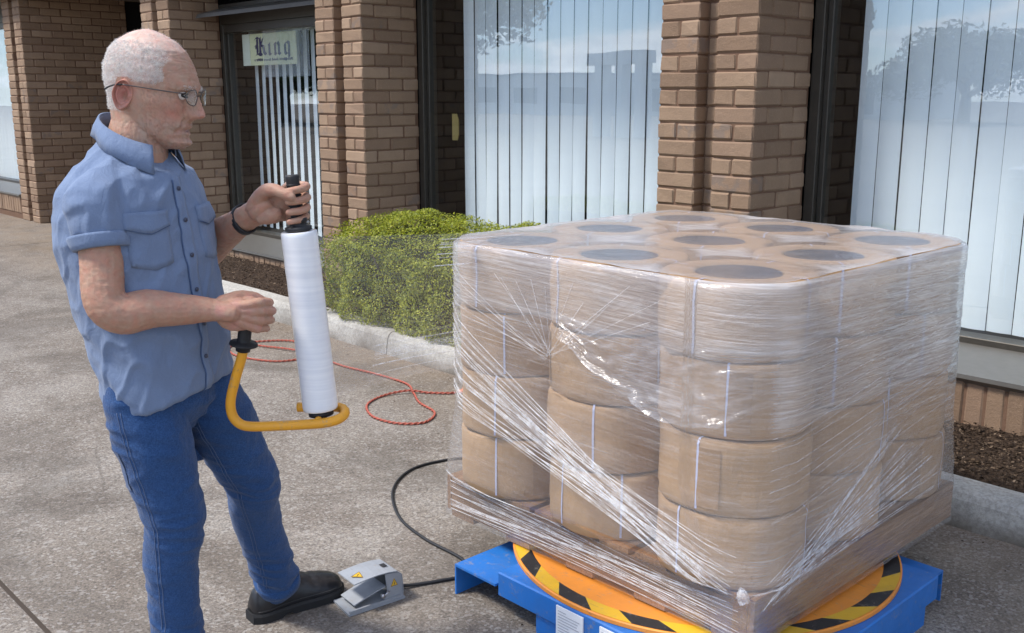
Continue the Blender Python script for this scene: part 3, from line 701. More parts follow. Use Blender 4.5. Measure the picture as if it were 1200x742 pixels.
# ================================================================ stretch film round the load
def film_mat(name, tilt=.0, base=.06, streak=.5, white=(.86, .88, .92), gloss=.10):
    t = NT(name)
    uv = t.n('ShaderNodeAttribute', attribute_name='film_uv').outputs['Vector']; den = t.n('ShaderNodeAttribute', attribute_name='film_amount').outputs['Fac']
    v = t.n('ShaderNodeMapping', ins={'Vector': uv, 'Rotation': (0, 0, tilt), 'Scale': (1, 1, 1)}).outputs[0]
    def st(sx, sy, det, dist=0): return t.noise(t.n('ShaderNodeMapping', ins={'Vector': v, 'Scale': (sx, sy, 1)}).outputs[0], 1, det, .6, dist)
    fine = t.mr(st(3.2, 170, 3, .15), .50, .66); mid = t.mr(st(2.2, 46, 4, .3), .48, .68); big = t.mr(st(3, 7, 4, .5), .40, .75)
    cr_ = t.mr(t.noise(t.n('ShaderNodeMapping', ins={'Vector': v, 'Scale': (9, 16, 1)}).outputs[0], 1, 6, .7, 1.5), .57, .68)
    v3 = t.n('ShaderNodeMapping', ins={'Vector': uv, 'Rotation': (0, 0, .62), 'Scale': (2.2, 55, 1)}).outputs[0]; v4 = t.n('ShaderNodeMapping', ins={'Vector': uv, 'Rotation': (0, 0, -.5), 'Scale': (1.8, 38, 1)}).outputs[0]
    dg_ = t.math('ADD', t.mr(t.noise(v3, 1, 4, .6, .4), .56, .70), t.mr(t.noise(v4, 1, 4, .6, .5), .56, .70)); fine = t.math('ADD', fine, t.math('MULTIPLY', dg_, .8))
    s_ = t.math('ADD', t.math('MULTIPLY', fine, .55), t.math('ADD', t.math('MULTIPLY', mid, .40), t.math('MULTIPLY', cr_, .22)))
    s_ = t.math('MULTIPLY', s_, t.mr(big, 0, 1, .35, 1.15))
    a = t.math('ADD', base, t.math('MULTIPLY', den, t.math('ADD', .42, t.math('MULTIPLY', s_, streak*1.6))), True)
    a = t.math('MINIMUM', t.math('ADD', a, t.math('MULTIPLY', s_, streak*.36)), .92)
    h = t.math('ADD', t.math('MULTIPLY', st(5, 60, 4, .3), 1.), t.math('MULTIPLY', t.noise(t.n('ShaderNodeMapping', ins={'Vector': v, 'Scale': (12, 22, 1)}).outputs[0], 1, 5, .65, .8), .9))
    nb = t.bump(h, .55, .010)
    d1 = t.n('ShaderNodeBsdfDiffuse', ins={'Color': (*white, 1), 'Normal': nb}); d2 = t.n('ShaderNodeBsdfTranslucent', ins={'Color': (*white, 1), 'Normal': nb})
    dd = t.n('ShaderNodeMixShader', ins={0: .4, 1: d1.outputs[0], 2: d2.outputs[0]}); tr = t.n('ShaderNodeBsdfTransparent', ins={'Color': (.97, .975, .98, 1)})
    m1 = t.n('ShaderNodeMixShader', ins={0: a, 1: tr.outputs[0], 2: dd.outputs[0]})
    gl = t.n('ShaderNodeBsdfGlossy', ins={'Roughness': .16, 'Color': (1, 1, 1, 1), 'Normal': nb})
    lw = t.n('ShaderNodeLayerWeight', ins={'Blend': .5, 'Normal': nb}); gf = t.math('ADD', gloss*.6, t.math('MULTIPLY', t.math('POWER', lw.outputs['Facing'], 2.5), .55), True)
    m2 = t.n('ShaderNodeMixShader', ins={0: gf, 1: m1.outputs[0], 2: gl.outputs[0]}); t.link(m2.outputs[0], t.out.inputs[0]); return t.m
def film_mesh(name, V, F, UV, D):
    me = mesh(name, V, F, True)
    a = me.attributes.new('film_uv', 'FLOAT_VECTOR', 'POINT'); a.data.foreach_set('vector', np.array([(u, v, 0) for u, v in UV], np.float32).ravel())
    b = me.attributes.new('film_amount', 'FLOAT', 'POINT'); b.data.foreach_set('value', np.array(D, np.float32)); return me
wr = thing('stretch_wrap', 'clear wrinkled stretch film wound round the stacked cardboard drums and pallet', 'stretch film', (LX, LY, ZB))
HA = DP+DR+.004; HB_ = DPY+DR+.004                                      # half width of the wrapped load
def path(a, hx, hy, rc, m=22):
    """rounded rectangle, a list of (x, y, s) starting at the near corner going round"""
    P = []; s = 0
    cs = [(hx, -hy), (hx, hy), (-hx, hy), (-hx, -hy)]
    for q, (sx, sy) in enumerate(((1, -1), (1, 1), (-1, 1), (-1, -1))):
        a0 = -pi/2+q*pi/2
        for i in range(9):
            t_ = a0+pi/2*i/8; P.append((sx*(hx-rc)+rc*cos(t_), sy*(hy-rc)+rc*sin(t_)))
        nx_, ny_ = ((1, 1), (-1, 1), (-1, -1), (1, -1))[q]; b0 = P[-1]
        t2 = a0+pi/2; b1 = (nx_*(hx-rc)+rc*cos(t2), ny_*(hy-rc)+rc*sin(t2))
        for i in range(1, m): P.append((b0[0]+(b1[0]-b0[0])*i/m, b0[1]+(b1[1]-b0[1])*i/m))
    return P
def dens(x, y, z, face):
    zt = ZL-z
    d = .03
    if zt < DH-.02+.05*noise.noise((x*4, y*4, 1)): d = .58
    elif zt < DH+.08: d = .26-.22*(zt-DH+.02)/.10
    if face == 'right' and zt < .36: d = max(d, .56)
    if face == 'right': d += .12 if z > .30 else .02
    if face == 'front':
        # the torn, crumpled tail of film hanging over the near corner stack
        d += .55*exp(-((x-.30)/.20)**2-((z-.76)/.075)**2)
        # loose band dragged down towards the near corner of the pallet
        zl_ = .30+(.50-x)*.50; d += .22*exp(-((z-zl_-.02)/.10)**2)
    if face == 'right':
        zl_ = .30+(y+.56)*.52; d += .20*exp(-((z-zl_-.03)/.09)**2)
    return max(.0, d)
zs = [.165, .19, .215, .25, .285, .30]+list(np.linspace(.33, ZL-.012, 40))+[ZL-.004, ZL+.0015]
V = []; UV = []; D = []
for z in zs:
    if z < .31: rc = .012; hx = (PX1-PX0)/2+.024; hy = (PY1-PY0)/2+.006; rc += max(0, z-.29)*.3
    else:
        f = min(1, (z-.30)/.26); rc = .10+(.186-.10)*f; q_ = min(1, (z-.29)/.02); hx = (PX1-PX0)/2+.022+(HA+.006-(PX1-PX0)/2-.022)*q_; hy = (PY1-PY0)/2+.006+(HB_+.006-(PY1-PY0)/2-.006)*q_
    if z > ZL-.01: hx -= .004; hy -= .004
    if z > ZL: hx -= .010; hy -= .010
    P_ = path(0, hx, hy, rc); s = 0
    for i, (x, y) in enumerate(P_):
        if i: s += sqrt((x-P_[i-1][0])**2+(y-P_[i-1][1])**2)
        face = 'right' if x > hx-.03 else ('front' if y < -hy+.10 else 'back')
        k = .004*noise.noise((s*3, z*5, 2))+.003*noise.noise((s*2, z*40, 5))
        r_ = sqrt(x*x+y*y); V.append((x*(1+k/r_), y*(1+k/r_), z-ZB)); UV.append((s, z)); D.append(dens(x, y, z, face))
n = len(P_); F = []
for a in range(len(zs)-1):
    for i in range(n): F.append((a*n+i, a*n+(i+1) % n, (a+1)*n+(i+1) % n, (a+1)*n+i))
link('wrapped_side', film_mesh('film', V, F, UV, D), wr, film_mat('stretch_film', .035))
# the sheet drawn over the top
V = []; UV = []; D = []; rad_ = np.linspace(1, .0, 26)[:-1]; P_ = path(0, HA-.014, HB_-.014, .168)
for q in rad_:
    for x, y in P_:
        X, Y = x*q, y*q; sag = 0
        dmin = min(((X-i*DP)**2+(Y-j*DPY)**2, 0) for i in (-1, 0, 1) for j in (-1, 0, 1))[0]**.5
        gap = max(0, dmin-DR)
        zz = ZL+.0030-(.0 if q > .97 else gap*.10)+.004*noise.noise((X*7, Y*7, 1))+.003*noise.noise((X*16, Y*13, 4))
        V.append((X, Y, max(zz, ZL+.0012-gap*.1)-ZB)); UV.append((X*.8+Y*.6, Y*.8-X*.6)); D.append(.70+.55*max(0, noise.noise((X*3.3, Y*3.3, 8)))*max(0, 1-abs(noise.noise((X*5, Y*9, 3)))*2)+(.35 if q > .95 else 0)+min(1.0, gap*28))
n = len(P_); F = []
for a in range(len(rad_)-1):
    for i in range(n): F.append((a*n+i, a*n+(i+1) % n, (a+1)*n+(i+1) % n, (a+1)*n+i))
F.append(tuple(range((len(rad_)-1)*n, len(rad_)*n)))
link('top_sheet', film_mesh('film_top', V, F, UV, D), wr, film_mat('stretch_film_top', .3, .02, .10, (.80, .755, .745), .16))

ip_ = lambda v, xs, ys: float(np.interp(v, xs, ys))
# stretched cords of film: ropes and pleats standing on the sheet
t = NT('film_cord'); d1 = t.n('ShaderNodeBsdfPrincipled', ins={'Base Color': (.88, .89, .92, 1), 'Roughness': .22, 'Specular IOR Level': .6}); tr = t.n('ShaderNodeBsdfTransparent')
gk = t.mr(t.noise(t.world(), 28, 4, .7), .35, .65, .12, .50)
m1 = t.n('ShaderNodeMixShader', ins={0: gk, 1: tr.outputs[0], 2: d1.outputs[0]}); t.link(m1.outputs[0], t.out.inputs[0]); CORD = t.m
def side_pt(face, u, z, off=.006):
    """point on the film: u runs along the face (front: x from LX; right: y from LY)"""
    f = min(1, max(0, (z-.30)/.26)); rc = .10+(.186-.10)*f if z > .29 else .02; q_ = min(1, max(0, (z-.29)/.02))
    hx, hy = (PX1-PX0)/2+.022+(HA+.006-(PX1-PX0)/2-.022)*q_, (PY1-PY0)/2+.006+(HB_+.006-(PY1-PY0)/2-.006)*q_; h, o_ = (hx, hy) if face == 'front' else (hy, hx); e = max(0, abs(u)-(h-rc)); ins = rc-sqrt(max(0, rc*rc-min(e, rc)**2))
    if face == 'front': return Vector((u, -(o_-ins)-off, z-ZB))
    return Vector((o_-ins+off, u, z-ZB))
def cord(mb, face, u0, z0, u1, z1, r, sag=.0):
    pts = []
    for i in range(15):
        f = i/14; pts.append(side_pt(face, u0+(u1-u0)*f, z0+(z1-z0)*f-sag*sin(pi*f), .004))
    mb.tube(pts, [r*(.5+.5*sin(pi*min(1, .15+f_/14*.8))) for f_ in range(15)], 4, False)
mb = MB(); rr = random.Random(3)
# band falling from the left edge to the near corner of the pallet
for k in range(46):
    f = k/45; u0 = -.545+.55*max(0, f-.35); z0 = .80-.75*min(f, .55)*.55 if f < .6 else .60
    z0 = .86-.44*f if f < .7 else .66; u0 = -.54 if f < .55 else -.54+.55*(f-.55)
    cord(mb, 'front', u0+rr.uniform(-.01, .02), z0+rr.uniform(-.03, .03), .50+rr.uniform(-.08, .05), .30+rr.uniform(-.01, .05)+(.10*f if rr.random() < .4 else 0), rr.choice((.0006, .0008, .0010, .0016)))
for k in range(26):
    cord(mb, 'front', -.555, .235+rr.uniform(-.05, .10), .50+rr.uniform(-.1, .06), .215+rr.uniform(-.04, .06), rr.choice((.0006, .0008, .0012)))
# pleats gathered at one point on the front, fanning up
for k in range(13):
    cord(mb, 'front', -.30+.62*k/12+rr.uniform(-.02, .02), 1.0+rr.uniform(-.05, .04), -.075+rr.uniform(-.012, .012), .80+rr.uniform(-.01, .01), rr.choice((.0005, .0007, .0009)))
for k in range(8):
    cord(mb, 'front', -.53, 1.02-.03*k, -.09+rr.uniform(-.02, .02), .80+rr.uniform(-.02, .01), rr.choice((.0005, .0008)))
# right side: band running up and away from the near corner
for k in range(40):
    f = k/39; cord(mb, 'right', -.55+rr.uniform(0, .12), .30+rr.uniform(-.06, .05), .05+.5*f*rr.uniform(.5, 1), .62-.25*f+rr.uniform(-.05, .05), rr.choice((.0005, .0007, .0009, .0014)))
for k in range(16):
    cord(mb, 'right', -.52, .92-.03*k+rr.uniform(-.02, .02), .54, .98-.022*k+rr.uniform(-.03, .03), rr.choice((.0005, .0006, .0008)))
mb.build('film_cord', CORD, wr, kind='stuff')
# torn, crumpled tail of film hanging over the near corner stack
V = []; UV = []; D = []; F = []; na, nb2 = 70, 46
for i in range(na+1):
    f = i/na; u = -.03+.62*f
    z_hi = .93-.02*sin(f*7); z_lo = ip_(f, [0, .10, .3, .6, .85, 1], [.865, .835, .765, .705, .73, .79])
    for j in range(nb2+1):
        g = j/nb2; z = z_hi+(z_lo-z_hi)*g+.012*noise.noise((f*9, 3, 1))*g
        rg_ = 1-abs(noise.noise((f*7+g*3, g*4-f*2, 1)))*2.2; r2 = 1-abs(noise.noise((f*16, g*9+f*8, 6)))*2.2
        off = .006+.009*max(0, rg_)*g**.6+.005*max(0, r2)+.008*exp(-((g-1)/.09)**2)
        V.append(side_pt('front', min(u, .585), z, off)); UV.append((u+g*.1, z)); fe = min(1, g/.25)*min(1, (1-f)/.25)*min(1, f/.05); D.append((.03+.50*max(0, rg_-.25)*max(0, r2+.1)+.10*g**2+.34*exp(-((g-1)/.04)**2)*(.4+.6*max(0, noise.noise((f*14, 2, 2))+.4)))*fe)
for i in range(na):
    for j in range(nb2): F.append((i*(nb2+1)+j, i*(nb2+1)+j+1, (i+1)*(nb2+1)+j+1, (i+1)*(nb2+1)+j))
link('torn_tail', film_mesh('film_tail', V, F, UV, D), wr, film_mat('stretch_film_tail', -.3, .0, .30, (.88, .89, .93), .07))
# knot of bunched film at the near corner of the pallet
mb = MB(); V = []; F = []; n1, n2 = 12, 16
for a in range(n1+1):
    for b in range(n2):
        th = pi*a/n1; ph = 2*pi*b/n2; d = Vector((sin(th)*cos(ph), sin(th)*sin(ph), cos(th))); q = 1+.55*noise.noise(d*2.6)
        V.append((.560+d.x*.016*q, -.585+d.y*.012*q, .292-ZB+.012+d.z*.020*q))
for a in range(n1):
    for b in range(n2): F.append((a*n2+b, (a+1)*n2+b, (a+1)*n2+(b+1) % n2, a*n2+(b+1) % n2))
mb.add(V, F, True); mb.build('film_knot', CORD, wr)

# ================================================================ foot pedal, cords
GREY = paint('pedal_grey', (.30, .32, .35), .42)
fp = thing('foot_pedal', 'grey hooded foot pedal with yellow warning triangles under the shoe', 'foot pedal', (-2.335, 1.625, 0), rz=-.10); fp.scale = (.70, .66, .78)
def ribbon(mb, prof, x0, x1, th):
    """sheet metal bent along a (y, z) profile"""
    P = [Vector((0, y, z)) for y, z in prof]; up = []
    for i in range(len(P)):
        d = (P[min(i+1, len(P)-1)]-P[max(i-1, 0)]).normalized(); nrm = Vector((0, -d.z, d.y)); up.append(P[i]+nrm*th)
    ring = [(p.y, p.z) for p in P]+[(p.y, p.z) for p in up[::-1]]
    mb.loft([[(x, y, z) for y, z in ring] for x in (x0, x1)], False, False); n = len(ring); 
    k = len(mb.V)-2*n; m = len(P)
    mb.F += [(k+i, k+i+1, k+n-2-i, k+n-1-i) for i in range(m-1)]+[(k+n+i+1, k+n+i, k+2*n-1-i, k+2*n-2-i) for i in range(m-1)]; mb.sm += [False]*2*(m-1); mb.mi += [0]*2*(m-1)
mb = MB(); mb.prism([(-.075, -.145), (.08, -.155), (.085, .135), (-.07, .135)], .001, .010); mb.box((.072, -.15, .010), (.080, .13, .020)); mb.build('base_plate', GREY, fp)
mb = MB(); ribbon(mb, [(-.12, .118), (-.06, .123), (.0, .126), (.05, .124), (.10, .118), (.125, .10), (.13, .055), (.13, .011)], -.07, .074, .004); mb.build('hood', GREY, fp)
for s in (-.07, .068):
    mb = MB(); mb.loft([[(s+d, y, z) for y, z in ((.04, .122), (.10, .116), (.128, .10), (.128, .011), (.03, .011), (.05, .05))] for d in (0, .006)], True, False)
    mb.build('cheek', GREY, fp)
mb = MB(); ribbon(mb, [(-.115, .026), (-.06, .040), (.0, .054), (.05, .062)], -.058, .060, .005); mb.build('treadle', GREY, fp)
mb = MB(); mb.tube([(.074, .02, .04), (.088, .02, .04)], .009, 12); mb.tube([(.084, .02, .04), (.086, .055, .052)], .004, 6); mb.build('pivot_bolt', simple('zinc', (.5, .5, .52), .35, .5, .8), fp)
mb = MB(); mb.box((-.012, .06, .1290), (.020, .085, .1296), M=Matrix.Translation((0, 0, -.0005))); mb.build('slot', HB, fp)
def warn(M, s):
    mb = MB(); mb.prism([(-s, -s*.6), (s, -s*.6), (0, s*1.1)], 0, .0006, M=M); w_ = mb.build('warning_triangle', HY, fp)
    mb = MB(); mb.prism([(-s*.12, -s*.05), (s*.2, s*.5), (s*.02, s*.08), (s*.22, s*.08), (-s*.1, -s*.5), (0, -.0*s)], .0008, .0012, M=M); mb.build('bolt_mark', HB, w_)
    mb = MB()
    for a, b in (((-s, -s*.6), (s, -s*.6)), ((s, -s*.6), (0, s*1.1)), ((0, s*1.1), (-s, -s*.6))):
        c = (0, 0); A = Vector((a[0], a[1])); B = Vector((b[0], b[1])); k = .83; mb.prism([A*.94, B*.94, B*k, A*k], .0007, .0011, M=M)
    mb.build('black_border', HB, w_)
warn(Matrix.Translation((.02, -.07, .1292)) @ Matrix.Rotation(.05, 4, 'X') @ Matrix.Rotation(.8, 4, 'Z'), .028)
warn(Matrix.Translation((.0745, .085, .075)) @ Matrix.Rotation(pi/2, 4, 'Z') @ Matrix.Rotation(pi/2, 4, 'X'), .019)
BLK = simple('black_rubber', (.018, .018, .02), .55, .4)
mb = MB(); mb.tube(bez([(-2.325, 1.705, .030), (-2.315, 1.75, .010), (-2.27, 1.86, .006), (-2.25, 1.94, .006), (-2.34, 2.0, .006), (-2.55, 2.01, .006), (-2.76, 2.06, .006), (-2.98, 2.20, .006), (-3.10, 2.38, .006), (-3.09, 2.55, .006), (-3.02, 2.66, .006), (-2.85, 2.82, .006), (-2.5, 2.9, .006), (-2.1, 2.9, .006)], 10), .0055, 8)
tag(mb.build('pedal_cable', BLK), 'black cable running from the foot pedal to the turntable', 'cable')
RED = simple('red_cord', (.42, .10, .065), .5, .4, 0, .25, 90, .3)
pp = bez([(-6.6, 2.75, .006), (-6.1, 2.98, .006), (-5.884, 3.023, .006), (-5.6, 2.93, .007), (-5.38, 3.0, .008), (-5.10, 3.09, .012), (-4.95, 3.02, .007), (-5.02, 2.86, .006), (-5.3, 2.78, .006), (-5.52, 2.90, .006), (-5.42, 3.16, .007), (-5.2, 3.21, .014), (-4.95, 3.12, .007), (-4.65, 3.10, .006), (-4.4, 3.13, .007), (-4.12, 3.14, .006), (-3.95, 3.06, .007), (-3.80, 2.98, .006), (-3.62, 2.93, .006), (-3.54, 2.80, .006), (-3.62, 2.70, .006), (-3.78, 2.68, .006), (-3.95, 2.77, .006), (-4.02, 2.92, .006), (-3.98, 3.05, .014), (-3.90, 3.12, .006), (-3.82, 3.19, .007), (-3.80, 3.24, .008)], 12)
cd = thing('extension_cord', 'red twisted extension cord looped on the concrete beside the hedge', 'extension cord', (-4.6, 3.0, 0)); O_ = Vector((-4.6, 3.0, 0))
mb = MB(); acc = 0; A_ = []; B_ = []
for i, p in enumerate(pp):
    d = (pp[min(i+1, len(pp)-1)]-pp[max(i-1, 0)]).normalized(); acc += (p-pp[i-1]).length if i else 0
    # more samples needed for the twist
for ph, lst in ((0, A_), (pi, B_)):
    acc = 0
    for i in range(len(pp)-1):
        a, b = pp[i], pp[i+1]; L = (b-a).length; m = max(2, int(L/.006)); d = (b-a).normalized(); sd_ = d.cross(Vector((0, 0, 1)))
        for k in range(m):
            s = acc+L*k/m; an = s*2*pi/.055+ph; lst.append(a.lerp(b, k/m)-O_+sd_*cos(an)*.0036+Vector((0, 0, sin(an)*.0034+.001)))
        acc += L
for lst in (A_, B_): mb.tube(lst[::1], .0034, 5)
mb.build('cord', RED, cd)
ORG = simple('orange_plug', (.75, .16, .03), .45)
e = pp[-1]-O_; d = (pp[-1]-pp[-3]).normalized(); mb = MB(); mb.tube([e, e+d*.02, e+d*.025, e+d*.055, e+d*.06, e+d*.085], [.010, .012, .020, .022, .024, .024], 14); sk = mb.build('socket', ORG, cd)
mb = MB(); mb.tube([e+d*.0855, e+d*.105], [.021, .021], 14); mb.build('socket_face', simple('socket_grey', (.35, .33, .32), .5), sk)
# ================================================================ the man
# his own frame: x to the right of the photograph, y away from it, z up; it stands on the ground at MAN
MAN = Vector((-1.688, 1.607, 0))
man = thing('person', 'white haired man in blue shirt and jeans holding a film roll, foot on the pedal', 'person', MAN, None, YAW)
def remesh(mb_list, voxel, smooth=3, fac=.5):
    """join overlapping closed shapes into one continuous surface"""
    mb = MB()
    for m in mb_list: mb.add(m.V, m.F)
    bm = bmesh.new(); me = mesh('tmp', mb.V, mb.F); bm.from_mesh(me); bmesh.ops.recalc_face_normals(bm, faces=bm.faces[:]); bm.to_mesh(me); bm.free()
    o = bpy.data.objects.new('tmp', me); C.objects.link(o)
    m = o.modifiers.new('r', 'REMESH'); m.mode = 'VOXEL'; m.voxel_size = voxel; m.use_smooth_shade = True
    s = o.modifiers.new('s', 'SMOOTH'); s.factor = fac; s.iterations = smooth
    dg = bpy.context.evaluated_depsgraph_get(); r = bpy.data.meshes.new_from_object(o.evaluated_get(dg))
    bpy.data.objects.remove(o); bpy.data.meshes.remove(me); r.polygons.foreach_set('use_smooth', [True]*len(r.polygons)); return r
def getv(me):
    a = np.empty(len(me.vertices)*3, np.float32); me.vertices.foreach_get('co', a); return a.reshape(-1, 3).astype(float)
def getn(me):
    a = np.empty(len(me.vertices)*3, np.float32); me.vertices.foreach_get('normal', a); return a.reshape(-1, 3).astype(float)
def setv(me, V): me.vertices.foreach_set('co', V.astype(np.float32).ravel()); me.update()
def setcol(me, col):
    a = me.attributes.new('tone', 'FLOAT_COLOR', 'POINT'); a.data.foreach_set('color', np.concatenate([col, np.ones((len(col), 1))], 1).astype(np.float32).ravel())
def limb(pts, rad, n=16, sub=6, flat=None):
    """a tapering limb through joints (smooth spline); rad is (r) or (r_side, r_up) per joint"""
    P = bez(pts, sub); R = np.array([r if hasattr(r, '__len__') else (r, r) for r in rad], float); k = len(pts)
    t = np.linspace(0, k-1, len(P)); rs = np.stack([np.interp(t, range(k), R[:, i]) for i in (0, 1)], 1)
    rings = []; side = None
    for i, p in enumerate(P):
        d = (P[min(i+1, len(P)-1)]-P[max(i-1, 0)]).normalized()
        if side is None: side = d.cross(Vector((0, 0, 1))) if abs(d.z) < .9 else d.cross(Vector((0, 1, 0)))
        side = (side-d*side.dot(d)).normalized(); up = side.cross(d)
        rings.append([p+side*cos(2*pi*j/n)*rs[i][0]+up*sin(2*pi*j/n)*rs[i][1] for j in range(n)])
    # rounded ends
    d0 = (P[0]-P[1]).normalized(); d1 = (P[-1]-P[-2]).normalized(); r0 = rs[0].mean(); r1 = rs[-1].mean()
    head = [[P[0]+(Vector(q)-P[0])*sqrt(1-f*f)+d0*r0*f for q in rings[0]] for f in (.95, .75, .4)]
    tail = [[P[-1]+(Vector(q)-P[-1])*sqrt(1-f*f)+d1*r1*f for q in rings[-1]] for f in (.4, .75, .95)]
    mb = MB(); mb.loft(head+rings+tail, True, True); return mb
ip = lambda v, xs, ys: float(np.interp(v, xs, ys))

# ---- head, in its own millimetres: u forward, s to his left (away from us), v up
HC_ = Vector((-.807, .0, 1.510)); HT = radians(4); HP = radians(-6)
hf = Vector((cos(HT)*cos(HP), -sin(HT)*cos(HP), sin(HP))); hl = Vector((sin(HT), cos(HT), 0)); hu = hf.cross(hl) * 1
if hu.z < 0: hu = -hu
def hp(u, s, v): return HC_+(hf*u+hl*s+hu*v)*.001
vf = [-126, -123, -115, -107, -96, -88, -80, -70, -55, -43, -23, 2, 12, 27, 64, 92, 111, 124, 131, 134]
yf = [40, 68, 80, 85, 77, 80, 76.5, 84, 84, 83, 85, 88, 98, 97, 84, 66, 44, 18, -2, -18]
vb = [-126, -115, -95, -70, -47, -20, 20, 49, 84, 104, 118, 128, 134]
yb = [30, 8, -32, -66, -86, -98, -110, -111, -99, -83, -65, -45, -22]
vw = [-126, -118, -108, -95, -70, -40, -10, 20, 49, 75, 95, 112, 124, 131, 134]
yw = [16, 30, 41, 50, 61, 69, 74, 77, 77, 72, 63, 48, 32, 16, 4]
def g2(x, y, x0, y0, sx, sy): return exp(-((x-x0)/sx)**2-((y-y0)/sy)**2)
def head_pt(phi, v):
    F_, B_, W_ = ip(v, vf, yf), ip(v, vb, yb), ip(v, vw, yw); c = B_+(F_-B_)*.46
    cs, sn = cos(phi), sin(phi)
    n_ = 2.35 if cs > 0 else 2.15
    du = abs(cs)**(2/n_)*(1 if cs > 0 else -1); ds = abs(sn)**(2/n_)*(1 if sn > 0 else -1)
    s = W_*ds; u = c+(F_-c if cs > 0 else c-B_)*du
    a = abs(s)
    if cs > 0:
        # nose
        nz_ = ip(v, [-62, -56, -50, -44, -38, -23, -5, 6, 14], [0, 10, 29, 37, 36, 28, 17, 9, 0]); sg = ip(v, [-60, -45, -25, 0], [15, 15, 11, 9])
        u += nz_*exp(-(s/sg)**2)
        u += 11*g2(a, v, 15, -46, 7, 9)                                          # nostril wings
        u -= 11.5*g2(a, v, 31, -1, 13, 10); u += 5.5*g2(a, v, 31, -3, 9, 6)        # sockets and lids
        u += 5*g2(a, v, 30, 15, 20, 7)                                           # brow
        u -= 3.5*g2(a, v, 27, -17, 14, 4)                                        # bags
        u += 5*g2(a, v, 47, -27, 17, 14)                                         # cheekbones
        u -= 6.0*exp(-((a-(20+max(0, -48-v)*.42))/4.5)**2)*(1 if -88 < v < -42 else 0)*min(1, (-42-v)/12 if v < -42 else 0)   # fold by the mouth
        u += 3.5*g2(a, v, 36, -74, 13, 16)                                       # cheek
        u += 4.5*exp(-(s/20)**2)*exp(-((v+72)/5)**2)+4*exp(-(s/18)**2)*exp(-((v+87)/5)**2)-3.5*exp(-(s/24)**2)*exp(-((v+80)/2.4)**2)   # lips
        u += 5*g2(s, v, 0, -108, 20, 11)                                         # chin
        u += .8*sin(v*.55)*exp(-(s/40)**2)*(1 if 30 < v < 70 else 0)             # forehead lines
    else: pass
    s += (3.5 if s > 0 else -3.5)*g2(u, v, 30, -22, 26, 15); s += (-4 if s > 0 else 4)*g2(u, v, 44, 22, 20, 20)
    s += (4 if s > 0 else -4)*g2(u, v, 5, -88, 30, 18)                           # jaw and jowl
    return hp(u, s, v)
rings = []; nphi = 120
for v in np.concatenate([np.linspace(-126, -30, 60), np.linspace(-28, 110, 74), np.linspace(112, 133.5, 16)]):
    rings.append([head_pt(2*pi*j/nphi, v) for j in range(nphi)])
head = MB(); head.loft(rings, True, True)
def ear_mb(sgn):
    """auricle: rim, inner fold, hollow, tragus and lobe on a tilted plate"""
    nr, na = 26, 64; V = []; F = []
    def o(a):
        r = 1+.06*cos(2*a)-.10*max(0, cos(a+2.3)); return Vector((20.5*cos(a)*r*(1-.22*max(0, -sin(a))), 35*sin(a)))
    def ht(q, r, a):
        back = .5-.5*cos(a)                                   # 1 towards the back of the head
        up = max(0, sin(a)); k = min(1, back*1.3+up*.9)
        h = 6.5*k*exp(-((r-.90)/.085)**2)-2.2*k*exp(-((r-.72)/.08)**2)+4.6*k*exp(-((r-.54)/.11)**2)
        h -= 8.5*exp(-((q.x-3)/7.5)**2-((q.y+3)/12)**2)          # hollow
        h -= 4.5*exp(-((q.x+1)/6)**2-((q.y-17)/6)**2)
        h += 5*exp(-((q.x-12.5)/3.6)**2-((q.y+3)/6)**2)          # tragus
        h += 3.5*exp(-((q.x-1)/8)**2-((q.y+27)/7)**2)            # lobe
        h -= 7*max(0, (r-.93)/.07)
        return h
    def place(q, h): 
        tilt = max(0, 14-q.x)*.50; return hp(q.x-38-q.y*-.13, sgn*(75.5+tilt*.62+h), q.y-12)
    V.append(place(Vector((0, 0)), ht(Vector((0, 0)), 0, 0)))
    for i in range(1, nr+1):
        r = i/nr
        for j in range(na):
            a = 2*pi*j/na; q = o(a)*r; V.append(place(q, ht(q, r, a)))
    for kk_, (r, dh) in enumerate(((.98, -9), (.7, -11), (.45, -16))):
        for j in range(na):
            a = 2*pi*j/na; q = o(a)*r; V.append(place(q, dh))
    for j in range(na): F.append((0, 1+j, 1+(j+1) % na))
    for i in range(nr+2):
        for j in range(na): F.append((1+i*na+j, 1+(i+1)*na+j, 1+(i+1)*na+(j+1) % na, 1+i*na+(j+1) % na))
    if sgn < 0: pass
    else: F = [f[::-1] for f in F]
    return V, F
neck = limb([hp(-38, 0, -20), hp(-34, 0, -70), (-.855, .0, 1.40), (-.87, .0, 1.32)], [(.064, .058), (.060, .062), (.066, .068), (.08, .08)], 24)
